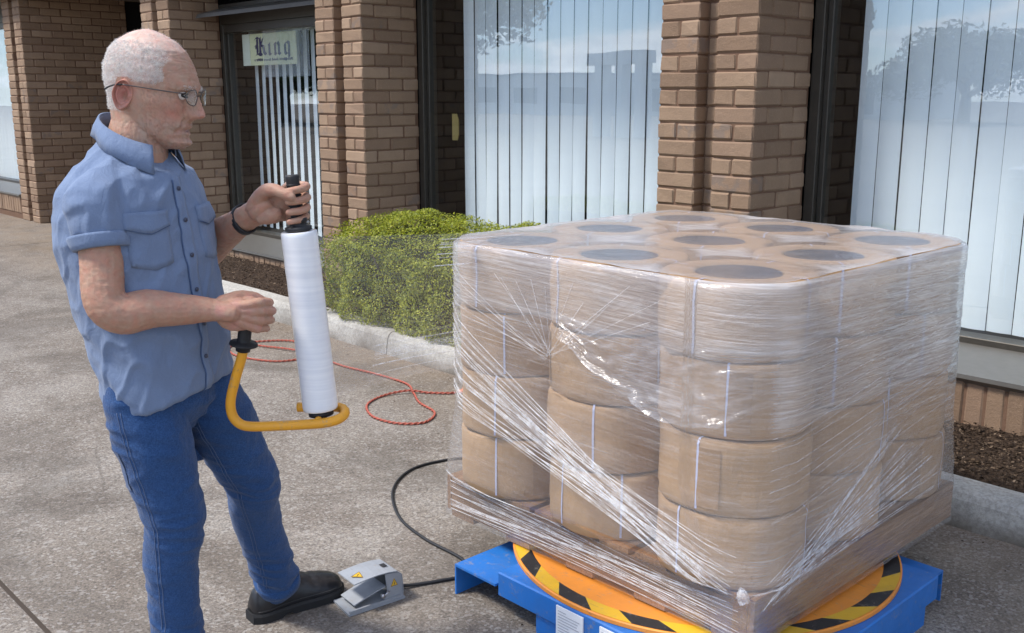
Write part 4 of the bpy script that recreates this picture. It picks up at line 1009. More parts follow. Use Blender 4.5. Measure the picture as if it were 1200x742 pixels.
# ---- arms and hands
R_SH, R_EL, R_WR = Vector((-.902, -.150, 1.280)), Vector((-.866, -.200, 1.050)), Vector((-.672, -.118, 1.030))
L_SH, L_EL, L_WR = Vector((-.828, .140, 1.280)), Vector((-.805, .235, 1.110)), Vector((-.628, .062, 1.218))
armR = limb([R_SH, R_SH.lerp(R_EL, .5)+Vector((-.004, 0, 0)), R_EL+Vector((-.012, -.004, .018)), R_EL.lerp(R_WR, .12)+Vector((0, -.006, -.010)), R_EL.lerp(R_WR, .35), R_EL.lerp(R_WR, .7), R_WR, R_WR.lerp(Vector((-.60, -.1, 1.02)), .5)],
            [.047, .046, .044, .045, (.043, .047), (.034, .037), (.024, .032), (.022, .034)], 20)
armL = limb([L_SH, L_SH.lerp(L_EL, .5), L_EL+Vector((0, .012, .012)), L_EL.lerp(L_WR, .14)+Vector((0, 0, -.01)), L_EL.lerp(L_WR, .4), L_EL.lerp(L_WR, .75), L_WR, L_WR+Vector((.03, -.008, .015))],
            [.054, .048, .044, .046, .045, .035, (.026, .031), (.023, .033)], 20)
def ell(c, ax, r, n=16):
    """ellipsoid: centre, three axes, three radii"""
    c = Vector(c); A = [Vector(a).normalized() for a in ax]; rg = []
    for i in range(1, n//2):
        th = pi*i/(n//2); rg.append([c+A[0]*r[0]*cos(th)+A[1]*r[1]*sin(th)*cos(2*pi*j/n)+A[2]*r[2]*sin(th)*sin(2*pi*j/n) for j in range(n)])
    mb = MB(); mb.loft(rg, True, True); return mb
hands = []
# right hand: back towards us, closed round the lower grip
zk = (1.042, 1.021, 1.000, .981); xk = (-.571, -.566, -.570, -.580); rk = (.0091, .0093, .0089, .0080); kk = (1, 1.05, 1, .85)
for z, x, r, k in zip(zk, xk, rk, kk):
    mc = Vector((x, -.094, z)); hands.append(limb([R_WR.lerp(mc, .35), R_WR.lerp(mc, .75)+Vector((0, -.004, 0)), mc], [(.012, .013), (.0125, .0115), (.0115, .0115)], 12, 5))
    hands.append(limb([mc, mc+Vector((.014, .032*k, -.006)), mc+Vector((-.004, .056*k, -.008)), mc+Vector((-.030, .054*k, -.009))], [r*1.16, r, r*.93, r*.8], 12, 5))
hands.append(ell((-.622, -.100, 1.012), ((1, .22, 0), (0, 0, 1), (-.22, 1, 0)), (.050, .036, .015)))
hands.append(ell((-.634, -.096, 1.035), ((1, .3, .1), (0, 0, 1), (-.3, 1, 0)), (.034, .018, .019)))
hands.append(limb([(-.655, -.095, 1.042), (-.628, -.070, 1.050), (-.600, -.048, 1.046), (-.576, -.040, 1.034)], [.017, .0145, .0125, .0098], 12, 5))
hands.append(ell((-.604, -.072, 1.030), ((1, .1, 0), (0, 0, 1), (0, 1, 0)), (.030, .022, .020)))
# left hand: palm towards us, fingers coming round the top grip, thumb across the front
zk = (1.293, 1.268, 1.244, 1.222); rk = (.0094, .0096, .0092, .0083); kk = (1, 1, .97, .85)
for z, r, k in zip(zk, rk, kk):
    mc = Vector((-.522, .040, z)); hands.append(limb([L_WR.lerp(mc, .3), L_WR.lerp(mc, .7)+Vector((0, .004, 0)), mc], [(.013, .013), (.013, .012), (.012, .012)], 12, 5))
    hands.append(limb([mc, mc+Vector((.034, -.004, .002)), mc+Vector((.046*k, -.030, .001)), mc+Vector((.034*k, -.058, -.003)), mc+Vector((.010, -.066, -.006))], [r*1.15, r*1.02, r, r*.95, r*.82], 12, 5))
hands.append(ell((-.566, .036, 1.246), ((1, -.15, .35), (-.3, 0, 1), (.15, 1, 0)), (.048, .042, .017)))
hands.append(ell((-.586, .018, 1.240), ((1, -.3, .7), (-.6, 0, 1), (.3, 1, 0)), (.036, .020, .018)))
hands.append(ell((-.566, .014, 1.226), ((1, -.1, .3), (-.3, 0, 1), (.1, 1, 0)), (.034, .020, .016)))
hands.append(limb([(-.606, .030, 1.245), (-.575, .004, 1.280), (-.548, -.016, 1.289), (-.522, -.028, 1.282), (-.503, -.032, 1.274)], [.019, .0170, .0150, .0130, .0102], 14, 5))
core = limb([(-.865, 0, 1.25), (-.868, 0, 1.10), (-.85, 0, .9)], [(.10, .12), (.10, .13), (.09, .12)], 20)
yoke = limb([R_SH, (-.868, 0, 1.30), L_SH], [.05, .06, .05], 16)
body = remesh([head, neck, armR, armL, core, yoke]+hands, .0024, 2, .5)
bm = bmesh.new(); bm.from_mesh(body)
for sgn in (1, -1):
    EV, EF = ear_mb(sgn); ev = [bm.verts.new(v) for v in EV]
    for f in EF: bm.faces.new([ev[i] for i in f]).smooth = True
bm.to_mesh(body); bm.free(); body.update()
# skin tone: its own colours, plus shade painted into creases and ear hollow
V = getv(body); N = getn(body)
rel = (V-np.array(HC_))*1000; U = rel @ np.array(hf); S_ = rel @ np.array(hl); W_ = rel @ np.array(hu); A_ = np.abs(S_)
nzv = np.array([noise.noise(Vector(v)*38) for v in V]); nz3 = np.array([noise.noise(Vector(v)*140) for v in V])
base = np.array([.415, .245, .172]); col = np.tile(base, (len(V), 1))
def blend(m, c, k=1.): 
    m = np.clip(m*k, 0, 1)[:, None]; return col*(1-m)+np.array(c)*m
G = lambda u0, s0, v0, su, ss, sv, ab=True: np.exp(-((U-u0)/su)**2-(((A_ if ab else S_)-s0)/ss)**2-((W_-v0)/sv)**2)
isH = (W_ > -135) & (V[:, 2] > 1.36)
col = blend(np.where(isH, G(60, 45, -40, 40, 25, 24), 0), (.47, .20, .155), .6)          # ruddy cheek
col = blend(np.where(isH, G(112, 0, -42, 14, 14, 14), 0), (.50, .21, .17), .7)            # nose
col = blend(np.where(isH & (A_ > 74), G(-39, 88, -11, 26, 24, 40), 0), (.50, .20, .16), 1.1)
col = blend(np.where(isH & (A_ > 60), G(-34, 76, -14, 9, 9, 14), 0), (.30, .10, .08), .7)   # ears red, the hollow painted darker for its shade
col = blend(np.where(isH, np.exp(-((W_+80)/5.5)**2)*np.exp(-(A_/21)**2)*(U > 60), 0), (.40, .16, .14), .75)     # lips
col = blend(np.where(isH, np.exp(-((W_+80)/1.6)**2)*np.exp(-(A_/22)**2)*(U > 60), 0), (.16, .06, .05), .9)  # dark line painted for the shade between the lips
beard = np.where(isH & (U > -10), np.clip((-52-W_)/18, 0, 1), 0); col = blend(beard*(.5+.5*nz3), (.40, .29, .25), .5)
scalp = np.where(isH, np.clip((W_-60-.35*np.clip(U, -60, 90))/35, 0, 1), 0); col = blend(scalp, (.60, .40, .33), .8)
# cropped white hair lies over the sides and back
hl_ = np.where(U > -20, 12+.75*(U+20), -40-(U+20)*-.35); earm = np.maximum(np.exp(-((U+37)/25)**4-((W_+11)/42)**4)*(A_ > 55), (A_ > 83)*1.)
hairm = np.where(isH & (earm < .5) & (W_ > -58) & (U < 64+12*nzv) & (U < 34+14*nzv+.40*np.maximum(0, W_-20)), np.clip((W_-np.where(U > -25, 14, -52))/12, 0, 1)*np.clip((62-U+16*nzv)/38, 0, 1), 0)
side = np.clip((118-W_)/34, .18, 1); col = blend(hairm*side*(.8+.4*nz3), (.60, .53, .49), .85)
arms = V[:, 2] < 1.32
col = np.where(arms[:, None], col*np.array([1.0, .94, .92]), col)
nz2_ = np.array([noise.noise(Vector(v)*75) for v in V]); col = col*(1+.09*nzv[:, None])*(1+.07*nz3[:, None])*np.stack([1+.05*nz2_, 1-.12*nz2_, 1-.14*nz2_], 1); 
veins = np.where((V[:, 0] > -.66) & (V[:, 2] < 1.1) & arms, 1, 0)
col = blend(veins*np.clip(nzv*1.6, 0, 1), (.44, .20, .175), .55); setcol(body, np.clip(col, 0, 1))
# veins, tendons and loose skin
fu = np.array([noise.noise(Vector((u*.035, s_*.03, w*.14))) for u, s_, w in zip(U, S_, W_)]); fv = np.array([noise.noise(Vector((u*.16+w*.05, s_*.03, w*.06))) for u, s_, w in zip(U, S_, W_)])
face = isH & (U > 0) & (W_ < 90)
lines = np.where(face & (W_ > 24), -.0011*np.clip(1-np.abs(fu)*5, 0, 1), 0)+np.where(face & (W_ < 22), -.0013*np.clip(1-np.abs(fv)*4.5, 0, 1), 0)
crow = np.where(isH, np.exp(-((U-62)/15)**2-((W_-2)/16)**2)*(A_ > 40), 0); lines = lines-.0012*crow*np.clip(np.sin(W_*.75+U*.12), 0, 1)
neckl = np.where(isH & (W_ < -70) & (U < 40), 1, 0); lines = lines-.0009*neckl*np.clip(1-np.abs(fv)*4, 0, 1)
col = np.clip(col*(1+np.clip(lines/.0013, -1, 0)*.12)[:, None], 0, 1); body.attributes['tone'].data.foreach_set('color', np.concatenate([col, np.ones((len(col), 1))], 1).astype(np.float32).ravel())  # shade painted into the wrinkles: colour darkens with crease depth
V = V+N*lines[:, None]
amp = np.where(arms, .0011, .0005); ridge = 1-np.abs(np.array([noise.noise(Vector((v[0]*30, v[1]*60, v[2]*75))) for v in V]))*2.2
V = V+N*(amp*(.5*nzv+.4*nz3+np.where(arms, .55*ridge, 0)))[:, None]; setv(body, V)
t = NT('skin'); tone = t.n('ShaderNodeAttribute', attribute_name='tone').outputs['Color']; v = t.coord()
c = t.mix(t.mr(t.noise(v, 210, 4, .7), .54, .72, 0, .34), tone, (.31, .14, .10)); c = t.mix(t.mr(t.noise(v, 55, 3, .6), .60, .70, 0, .30), c, (.36, .19, .12))
t.bsdf(c, t.mr(t.noise(v, 90, 3), .3, .7, .42, .60), .42, 0, t.bump(t.noise(v, 300, 6, .7), .45, .0022, t.bump(t.noise(v, 70, 3, .6), .25, .004)), **{'Subsurface Weight': .12, 'Subsurface Radius': (.010, .004, .002), 'Subsurface Scale': .6}); SKIN = t.m
link('body', body, man, SKIN)

# cropped hair and brows: many short bristles
def bristles(cond, nrm_dir, L, count, w_=.00035):
    idx = np.nonzero(cond)[0]; idx = rng.choice(idx, count, True); Vn = getv(body)[idx]; Nn = getn(body)[idx]
    Vn = Vn+rng.normal(0, .0011, Vn.shape); d = Nn*.55+nrm_dir+rng.normal(0, .30, Nn.shape); d /= np.linalg.norm(d, axis=1)[:, None]
    sd_ = np.cross(d, Nn+rng.normal(0, .4, Nn.shape)); sd_ /= np.linalg.norm(sd_, axis=1)[:, None]+1e-9; l = (L*rng.uniform(.6, 1.2, count))[:, None]
    P = np.stack([Vn-sd_*w_-Nn*.0005, Vn+sd_*w_-Nn*.0005, Vn+d*l*.6+sd_*w_*.7, Vn+d*l], 1).reshape(-1, 3); i = np.arange(count)*4
    return P, np.concatenate([np.stack([i, i+1, i+2], 1), np.stack([i, i+2, i+3], 1)])
down = np.array(-hu)*.6+np.array(-hf)*.4
P1, F1 = bristles(hairm*side*(.75+.5*rng.random(len(V))) > .42, down, .0050, 30000, .00020); P2, F2 = bristles((hairm > .3) & (W_ > 66), np.array(hf)*.3-np.array(hu)*.5, .004, 2600, .00025)
brow = isH & (np.abs(W_-15-.06*(A_-30)) < 4.2) & (A_ > 12) & (A_ < 46) & (U > 60); P3, F3 = bristles(brow, np.array(hu)*.3+np.array(hf)*.1-np.array(hl)*0, .0045, 260, .0003)
P = np.concatenate([P1, P2, P3]); F = np.concatenate([F1, F2+len(P1), F3+len(P1)+len(P2)])
hair = mesh('hair', P, F); t = NT('white_hair'); g = t.n('ShaderNodeNewGeometry'); t.bsdf(t.ramp(g.outputs['Random Per Island'], [(0, (.56, .53, .50)), (.5, (.66, .635, .61)), (1, (.74, .72, .69))]), .5, .4)
link('hair', hair, man, t.m, kind='stuff')
# eyes
for sg in (1, -1):
    e = ell(hp(73.5, sg*29.5, -1), (hf, hl, hu), (.0115, .0115, .0115), 20); eo = e.build('eye', simple('eye_white', (.62, .58, .55), .2), man)
    mb = MB(); c = hp(73.5, sg*29.5, -2)+hf*.0105; ax = (hl, hu); mb.loft([[c+hf*h+ax[0]*r*cos(6.283*i/16)+ax[1]*r*sin(6.283*i/16) for i in range(16)] for r, h in ((.0052, 0), (.0050, .0010), (.002, .0014))], True, True); mb.build('iris', simple('iris', (.03, .04, .05), .15), eo)
    li = MB()
    for top in (1, -1):
        pts = [hp(73.5+10.9*cos(a)*1.05+1.4, sg*29.5+12.5*sin(a), -1+top*(4.2 if top > 0 else 4.6)*cos(a)) for a in np.linspace(-1.35, 1.35, 9)]; li.tube(pts, [.0012]+[.0023 if top > 0 else .0019]*7+[.0012], 8)
    li.build('eyelid', SKIN, eo); li.mesh
# glasses
WIRE = simple('spectacle_wire', (.10, .09, .085), .3, .5, .8); gt = bpy.data.objects.new('glasses', None)
mb = MB()
for sg in (1, -1):
    pts = [hp(104-2*abs(cos(a))+(-7 if cos(a)*1 > .2 else 0)*abs(cos(a)), sg*(34+24*cos(a)), -4+17*sin(a)*(1 if sin(a) > 0 else 1.05)) for a in np.linspace(0, 2*pi, 37)]
    mb.tube(pts, .0010, 6, False)
mb.tube([hp(104, -10, -1), hp(108, 0, 2), hp(104, 10, -1)], .0011, 6)
for sg in (1, -1):
    mb.tube(bez([hp(95, sg*58, 2), hp(90, sg*70, 4), hp(70, sg*77, 5), hp(30, sg*83, 7), hp(-10, sg*86, 9), hp(-36, sg*87, 10)], 5), .0013, 6)
gl_o = mb.build('glasses', WIRE, man)
mb = MB()
for sg in (1, -1): mb.tube(bez([hp(-36, sg*87, 10), hp(-52, sg*87, 8), hp(-66, sg*88, 2), hp(-74, sg*88, -4)], 5), [.0016]+[.0020]*14+[.0022], 6)
mb.build('temple_tip', simple('black_plastic', (.015, .015, .016), .4), gl_o, kind='stuff')
t = NT('spectacle_lens'); lw = t.n('ShaderNodeLayerWeight', ins={'Blend': .5}); f_ = t.math('ADD', t.math('MULTIPLY', t.math('POWER', lw.outputs['Facing'], 3.), .6), .10, True)
m1 = t.n('ShaderNodeMixShader', ins={0: f_, 1: t.n('ShaderNodeBsdfTransparent', ins={'Color': (.88, .90, .88, 1)}).outputs[0], 2: t.n('ShaderNodeBsdfGlossy', ins={'Roughness': .02}).outputs[0]}); t.link(m1.outputs[0], t.out.inputs[0])
for sg in (1, -1):
    P = [hp(104-2*abs(cos(a))+(-7 if cos(a) > .2 else 0)*abs(cos(a)), sg*(34+23.6*cos(a)), -4+16.8*sin(a)) for a in np.linspace(0, 2*pi, 37)[:-1]]
    c_ = hp(106, sg*33, -4); mb = MB(); mb.add([c_]+P, [(0, i+1, (i+1) % 36+1) for i in range(36)], True); mb.build('lens', t.m, gl_o)

# ---- shirt
TH = radians(23); ff = Vector((cos(TH), -sin(TH), 0)); fr_ = Vector((-sin(TH), -cos(TH), 0))
tz = [.775, .80, .86, .93, 1.0, 1.07, 1.15, 1.23, 1.28, 1.315, 1.345, 1.375, 1.41]
tx = [-.822, -.823, -.828, -.838, -.850, -.862, -.872, -.878, -.877, -.874, -.870, -.866, -.864]
td = [.114, .115, .121, .131, .140, .146, .145, .140, .130, .118, .102, .086, .070]
tw = [.164, .164, .164, .166, .170, .176, .182, .182, .170, .150, .120, .090, .068]
rings = []
for z in np.concatenate([np.linspace(.800, 1.41, 35)]):
    cx_, d, w_ = ip(z, tz, tx), ip(z, tz, td), ip(z, tz, tw); ring = []
    for j in range(48):
        a = 2*pi*j/48; cs, sn = cos(a), sin(a); k = 2.3
        p = Vector((cx_, 0, z))+ff*d*abs(cs)**(2/k)*(1 if cs > 0 else -1)+fr_*w_*abs(sn)**(2/k)*(1 if sn > 0 else -1)
        p.z -= max(0, z-1.325)*.75*max(0, cs)
        q = min(1, max(0, (.93-z)/.115)); p.z += q*(.075*(p.x+.83)/.15*.55+.003*sin(3*a+1)); ring.append(p)
    rings.append(ring)
trunk = MB(); trunk.loft(rings, True, True)
slvR = limb([(-.885, -.07, 1.315), R_SH+Vector((.002, -.002, -.006)), R_SH.lerp(R_EL, .12), R_SH.lerp(R_EL, .22)], [.052, .058, .061, .060], 24)
slvL = limb([(-.84, .07, 1.320), L_SH+Vector((.0, .004, .0)), L_SH.lerp(L_EL, .35), L_SH.lerp(L_EL, .62)], [.052, .060, .062, .061], 24)
shirt = remesh([trunk, slvR, slvL], .0045, 6, .5)
V = getv(shirt); N = getn(shirt)
def fold(p):
    x, y, z = p
    a = noise.noise((x*9+z*5, y*9, z*4.5-x*4)); b = noise.noise((x*20+z*11, y*20+3, z*9-x*10)); c = noise.noise((x*34-z*20, y*34, z*18+x*20))
    r1 = 1-abs(noise.noise((x*7+z*6, y*7+9, z*5-x*6)))*2; 
    k = .0038*a+.0030*b+.0022*c+.0066*max(0, r1-.35)+.0070*max(0, (1-abs(noise.noise((x*13-z*9, y*13+4, z*8+x*9)))*2.6)-.3)
    # drag lines from the armpits and the bend at the waist; fullness at the small of the back
    k += .004*sin((z*70+x*38))*exp(-((z-.93)/.10)**2)*(.5+.5*noise.noise((x*5, y*5, z*3)))
    return k
V = V+N*np.array([fold(v) for v in V])[:, None]; setv(shirt, V)
def cloth(name, c1, c2, sc, rough=.85, bump=.25):
    t = NT(name); v = t.coord(); 
    wv = t.n('ShaderNodeTexNoise', ins={'Vector': t.coord('Object', (1, 1, .25)), 'Scale': sc, 'Detail': 3}).outputs['Fac']; w2 = t.n('ShaderNodeTexNoise', ins={'Vector': t.coord('Object', (.25, .25, 1)), 'Scale': sc, 'Detail': 3}).outputs['Fac']
    h = t.math('ADD', wv, w2); c = t.mix(t.mr(h, .75, 1.25), c1, c2); c = t.mix(t.mr(t.noise(v, 7, 4), .35, .65, 0, .28), c, c1)
    n1 = t.bump(t.noise(t.coord('Object', (1, 1, .6), (.3, .4, 0)), 30, 6, .62, 1.2), .5, .008)
    b = t.bsdf(c, rough, .2, 0, t.bump(h, bump, .0012, n1), **{'Sheen Weight': .15}); return t.m
SHIRT = cloth('blue_chambray', (.138, .190, .300), (.175, .230, .352), 1400)
so = link('shirt', shirt, man, SHIRT)
from mathutils.bvhtree import BVHTree
bv = BVHTree.FromPolygons([tuple(v) for v in V], [tuple(p.vertices) for p in shirt.polygons])
def on(p, d, off=.0):
    """nearest hit on the shirt looking from p along d"""
    h = bv.ray_cast(Vector(p), Vector(d).normalized()); return (h[0]+h[1]*off, h[1]) if h[0] is not None else (Vector(p), -Vector(d))
def front(a, z, off):
    """point on the shirt at angle a from the middle of the chest (positive to his right), height z"""
    c = Vector((ip(z, tz, tx), 0, z)); d = ff*cos(a)+fr_*sin(a); p, n_ = on(c+d*.5, -d, off); return p
def patch(mb, fa, fz, na, nz_, off, th=.0015):
    """raised panel following the shirt: fa(s,t), fz(s,t) give angle and height"""
    V = []; F = []
    for i in range(na+1):
        for j in range(nz_+1):
            V.append(front(fa(i/na, j/nz_), fz(i/na, j/nz_), off))
    m = len(V); V2 = [front(fa(i/na, j/nz_), fz(i/na, j/nz_), -.003) for i in range(na+1) for j in range(nz_+1)]
    k = nz_+1
    for i in range(na):
        for j in range(nz_): F.append((i*k+j, (i+1)*k+j, (i+1)*k+j+1, i*k+j+1))
    bd = [(i*k) for i in range(na+1)]+[na*k+j for j in range(1, k)]+[i*k+nz_ for i in range(na-1, -1, -1)]+[j for j in range(nz_-1, 0, -1)]
    for q in range(len(bd)):
        a, b = bd[q], bd[(q+1) % len(bd)]; F.append((b, a, m+a, m+b))
    mb.add(V+V2, F, True)
THREAD = simple('shirt_thread', (.07, .11, .21), .9, .2)
mb = MB(); patch(mb, lambda s, t: -.10+.20*s, lambda s, t: .815+.505*t, 4, 40, .0035); mb.build('placket', SHIRT, so)
mb = MB(); mb.tube([front(.105, .815+.50*t, .0022) for t in np.linspace(0, 1, 60)], .0016, 5); mb.build('placket_edge', THREAD, so)
for k, z in enumerate((1.295, 1.225, 1.145, 1.065, .985, .905)):
    p = front(0, z, .0045); d = (p-Vector((ip(z, tz, tx), 0, z))).normalized(); mb = MB(); mb.tube([p, p+d*.0025], .0052, 12); mb.build('button', simple('button_navy', (.05, .06, .10), .4), so)
for a0 in (.62, -.60):
    mb = MB(); w_ = .30
    patch(mb, lambda s, t: a0-w_+2*w_*s, lambda s, t: 1.135+.105*t-(.012*(1-abs(2*s-1)))*(1-t), 8, 8, .0022); pk = mb.build('chest_pocket', SHIRT, so)
    mb = MB(); patch(mb, lambda s, t: a0-w_*1.03+2.06*w_*s, lambda s, t: 1.252-(.034+.014*(1-abs(2*s-1)))*(1-t), 8, 5, .0065); mb.build('pocket_flap', SHIRT, pk)
    mb = MB(); pts = [front(a0-w_*1.03+2.06*w_*s, 1.252-(.034+.014*(1-abs(2*s-1))), .0052) for s in np.linspace(0, 1, 13)]; mb.tube(pts, .0015, 5); mb.build('flap_edge', THREAD, pk)
# seams: shoulder yoke and sleeve head
def rim(c, ax, r, off, n=40, rr=.0016):
    ax = Vector(ax).normalized(); e1 = ax.cross(Vector((0, 1, .3))).normalized(); e2 = ax.cross(e1); pts = []
    for i in range(n+1):
        d = e1*cos(2*pi*i/n)+e2*sin(2*pi*i/n); p, _ = on(Vector(c)+d*r, -d, off); pts.append(p)
    return pts
# turned-up cuff
for nm, A, B, e in (('R', R_SH, R_EL, .36), ('L', L_SH, L_EL, .60)):
    mb = MB(); c0 = A.lerp(B, e-.035)+Vector((-.004, -.002, 0)); c1 = A.lerp(B, e+.095); r0 = .0625; rg = []
    d = (B-A).normalized(); e1 = d.cross(Vector((0, 1, 0))).normalized(); e2 = d.cross(e1)
    for f, dr in ((0, -.006), (0.02, .002), (.2, .0035), (.6, .003), (.95, .0025), (1, -.001), (1., -.010), (.7, -.014)):
        c = c0.lerp(c1, f); rg.append([c+(e1*cos(6.283*i/40)+e2*sin(6.283*i/40))*(r0-.004*f+dr+.0022*noise.noise((cos(6.283*i/40)*2, sin(6.283*i/40)*2, f*3+5))) for i in range(40)])
    mb.loft(rg, False, True); mb.build('sleeve_cuff', SHIRT, so)
# collar: a stand and a fall, open at the throat
NC = Vector((-.862, .0, 1.405)); mb = MB(); rg = []; FL = []; M_ = 72
for i in range(M_+1):
    a = -2.66+5.32*i/M_                                   # measured from the nape
    d = -ff*cos(a)+fr_*sin(a); bk = cos(a)
    rx = .070+.004*(1-bk); base = NC+d*rx+Vector((0, 0, .034*bk-.011)); base.x += .006*(1-bk)
    w_ = .043+.010*max(0, -bk-.1)+.012*max(0, (abs(a)-2.05)/.61)      # points longer in front
    top = base+Vector((0, 0, .031+.003*bk)); z_ = top.z-w_
    ctr = Vector((-.864, 0, z_)); dd = d; h_ = bv.ray_cast(ctr+dd*.35, -dd); r_ = (h_[0]-ctr).length if h_[0] is not None else .09
    FL.append([base, top, ctr, dd, max(r_+.0045, (top-ctr).to_2d().length+.010)])
rs_ = np.array([f[4] for f in FL]); 
for _ in range(10): rs_[1:-1] = .25*rs_[:-2]+.5*rs_[1:-1]+.25*rs_[2:]
for (base, top, ctr, d, _), r_ in zip(FL, rs_):
    fall = ctr+d*r_; top2 = top+d*.0038
    mid = top2.lerp(fall, .5)+d*.003
    rg.append([base, base.lerp(top, .6)+d*.001, top, top2+Vector((0, 0, .0005)), mid, fall, fall-d*.0018, mid-d*.003, top+d*.0015-Vector((0, 0, .003)), base+d*.003])
mb.loft(rg, True, True); mb.build('collar', SHIRT, so)

# wristwatch band on the left wrist
wb = MB(); c = L_EL.lerp(L_WR, .93); d = (L_WR-L_EL).normalized(); e1 = d.cross(Vector((0, 0, 1))).normalized(); e2 = d.cross(e1); rg = []
for i in range(33):
    a = 2*pi*i/32; q = e1*cos(a)*.0285+e2*sin(a)*.0338; nn = q.normalized(); rg.append([c+q-d*.009, c+q+nn*.004-d*.008, c+q+nn*.004+d*.008, c+q+d*.009, c+q-nn*.002])
wb.loft(rg, False, True); wo_ = wb.build('wristwatch', BLK, man)
mb = MB(); q = -e1*.033+e2*.006; mb.tube([c+q, c+q.normalized()*.044], .013, 18); mb.build('watch_case', simple('steel', (.35, .35, .36), .3, .5, .9), wo_)

# ---- jeans
RH, RK, RA = Vector((-.868, -.080, .80)), Vector((-.818, -.062, .50)), Vector((-.838, -.040, .10))
LH, LK, LA = Vector((-.782, .085, .80)), Vector((-.700, .205, .49)), Vector((-.690, .395, .105))
def leg(h, k, a, b=0.):
    return limb([h+Vector((0, 0, .03)), h.lerp(k, .30)+Vector((.006, 0, 0)), h.lerp(k, .7)+Vector((.006, 0, 0)), k+Vector((.006, 0, 0)), k.lerp(a, .25)+Vector((-.008, 0, 0)), k.lerp(a, .6)+Vector((-.006, 0, 0)), k.lerp(a, .88), a],
                [(.080, .080), (.085, .085), (.077, .077), (.066, .067), (.065, .066), (.059, .059), (.057, .057), (.060, .060)], 26)
pel = []
for z in np.linspace(.70, .97, 14):
    f = min(1, (z-.66)/.12); d, w_ = .100*f, .145*f; cx_ = -.832
    pel.append([Vector((cx_, 0, z))+ff*d*cos(6.283*j/32)+fr_*w_*sin(6.283*j/32) for j in range(32)])
pm = MB(); pm.loft(pel, True, True)
jeans = remesh([pm, leg(RH, RK, RA), leg(LH, LK, LA)], .0045, 5, .5)
V = getv(jeans); N = getn(jeans)
def crease(p):
    x, y, z = p; s = .0028*noise.noise((x*14, y*14, z*7))+.0015*noise.noise((x*30, y*30, z*22))
    kn = exp(-((z-.50)/.09)**2); an = exp(-((z-.15)/.10)**2); cr_ = exp(-((z-.72)/.08)**2)
    s += (.0052*kn+.0105*an+.0050*cr_)*(1-abs(noise.noise((x*11+z*9, y*11-z*5, z*27+x*7)))*2.4)
    s += .0042*max(0, 1-abs(noise.noise((x*8+z*12, y*8, z*12-x*5)))*2.6-.3); return s
V = V+N*np.array([crease(v) for v in V])[:, None]; setv(jeans, V)
# wash: paler on the front of the thighs, darker at the seams
JEAN = cloth('blue_denim', (.013, .042, .125), (.038, .098, .245), 700, .9, .4)
jo = link('jeans', jeans, man, JEAN); bj = BVHTree.FromPolygons([tuple(v) for v in V], [tuple(p.vertices) for p in jeans.polygons])
ST = simple('seam_thread', (.10, .14, .24), .9); 
for (h, k, a, side_) in ((RH, RK, RA, Vector((-.25, -1, 0))), (LH, LK, LA, Vector((-.15, -1, 0)))):
    for dd in (-.0045, .0045):
        pts = []
        for f in np.linspace(0, 1, 70):
            c = h.lerp(k, f/.5) if f < .5 else k.lerp(a, (f-.5)/.5*.97); s = side_.normalized(); sd_ = Vector((1, 0, 0))*dd; r_ = bj.ray_cast(c+s*.125+sd_, -s)
            if r_[0] is not None: pts.append(r_[0]+r_[1]*.0006)
        mb = MB(); mb.tube(pts, .0009, 4); mb.build('leg_seam', ST, jo)
# hem bands
for a, k in ((RA, RK), (LA, LK)):
    mb = MB(); d = (a-k).normalized(); e1 = d.cross(Vector((0, 1, 0))).normalized(); e2 = d.cross(e1); c0 = a.lerp(k, .02); rg = []
    for f, r in ((-.016, .060), (-.014, .066), (.010, .0665), (.012, .058)):
        rg.append([c0-d*f*1.4+(e1*cos(6.283*i/36)+e2*sin(6.283*i/36))*(r+.0025*noise.noise((cos(6.283*i/36)*2, sin(6.283*i/36)*2, 4))) for i in range(36)])
    mb.loft(rg, False, True); mb.build('hem', JEAN, jo)
# back pocket and belt loop where the shirt rides up
mb = MB(); c = Vector((-.845, -.02, .700)); d = Vector((-.75, -.66, 0)).normalized(); pts = []
for s in np.linspace(-1, 1, 7):
    for t_ in np.linspace(0, 1, 6):
        o_ = c+Vector((.66, -.75, 0))*s*.055+Vector((0, 0, -.10*t_)); r_ = bj.ray_cast(o_+d*.3, -d); pts.append(r_[0]+r_[1]*.002 if r_[0] is not None else o_)
mb.add(pts, [(i*6+j, i*6+j+1, i*6+j+7, i*6+j+6) for i in range(6) for j in range(5)], True); mb.build('back_pocket', JEAN, jo)

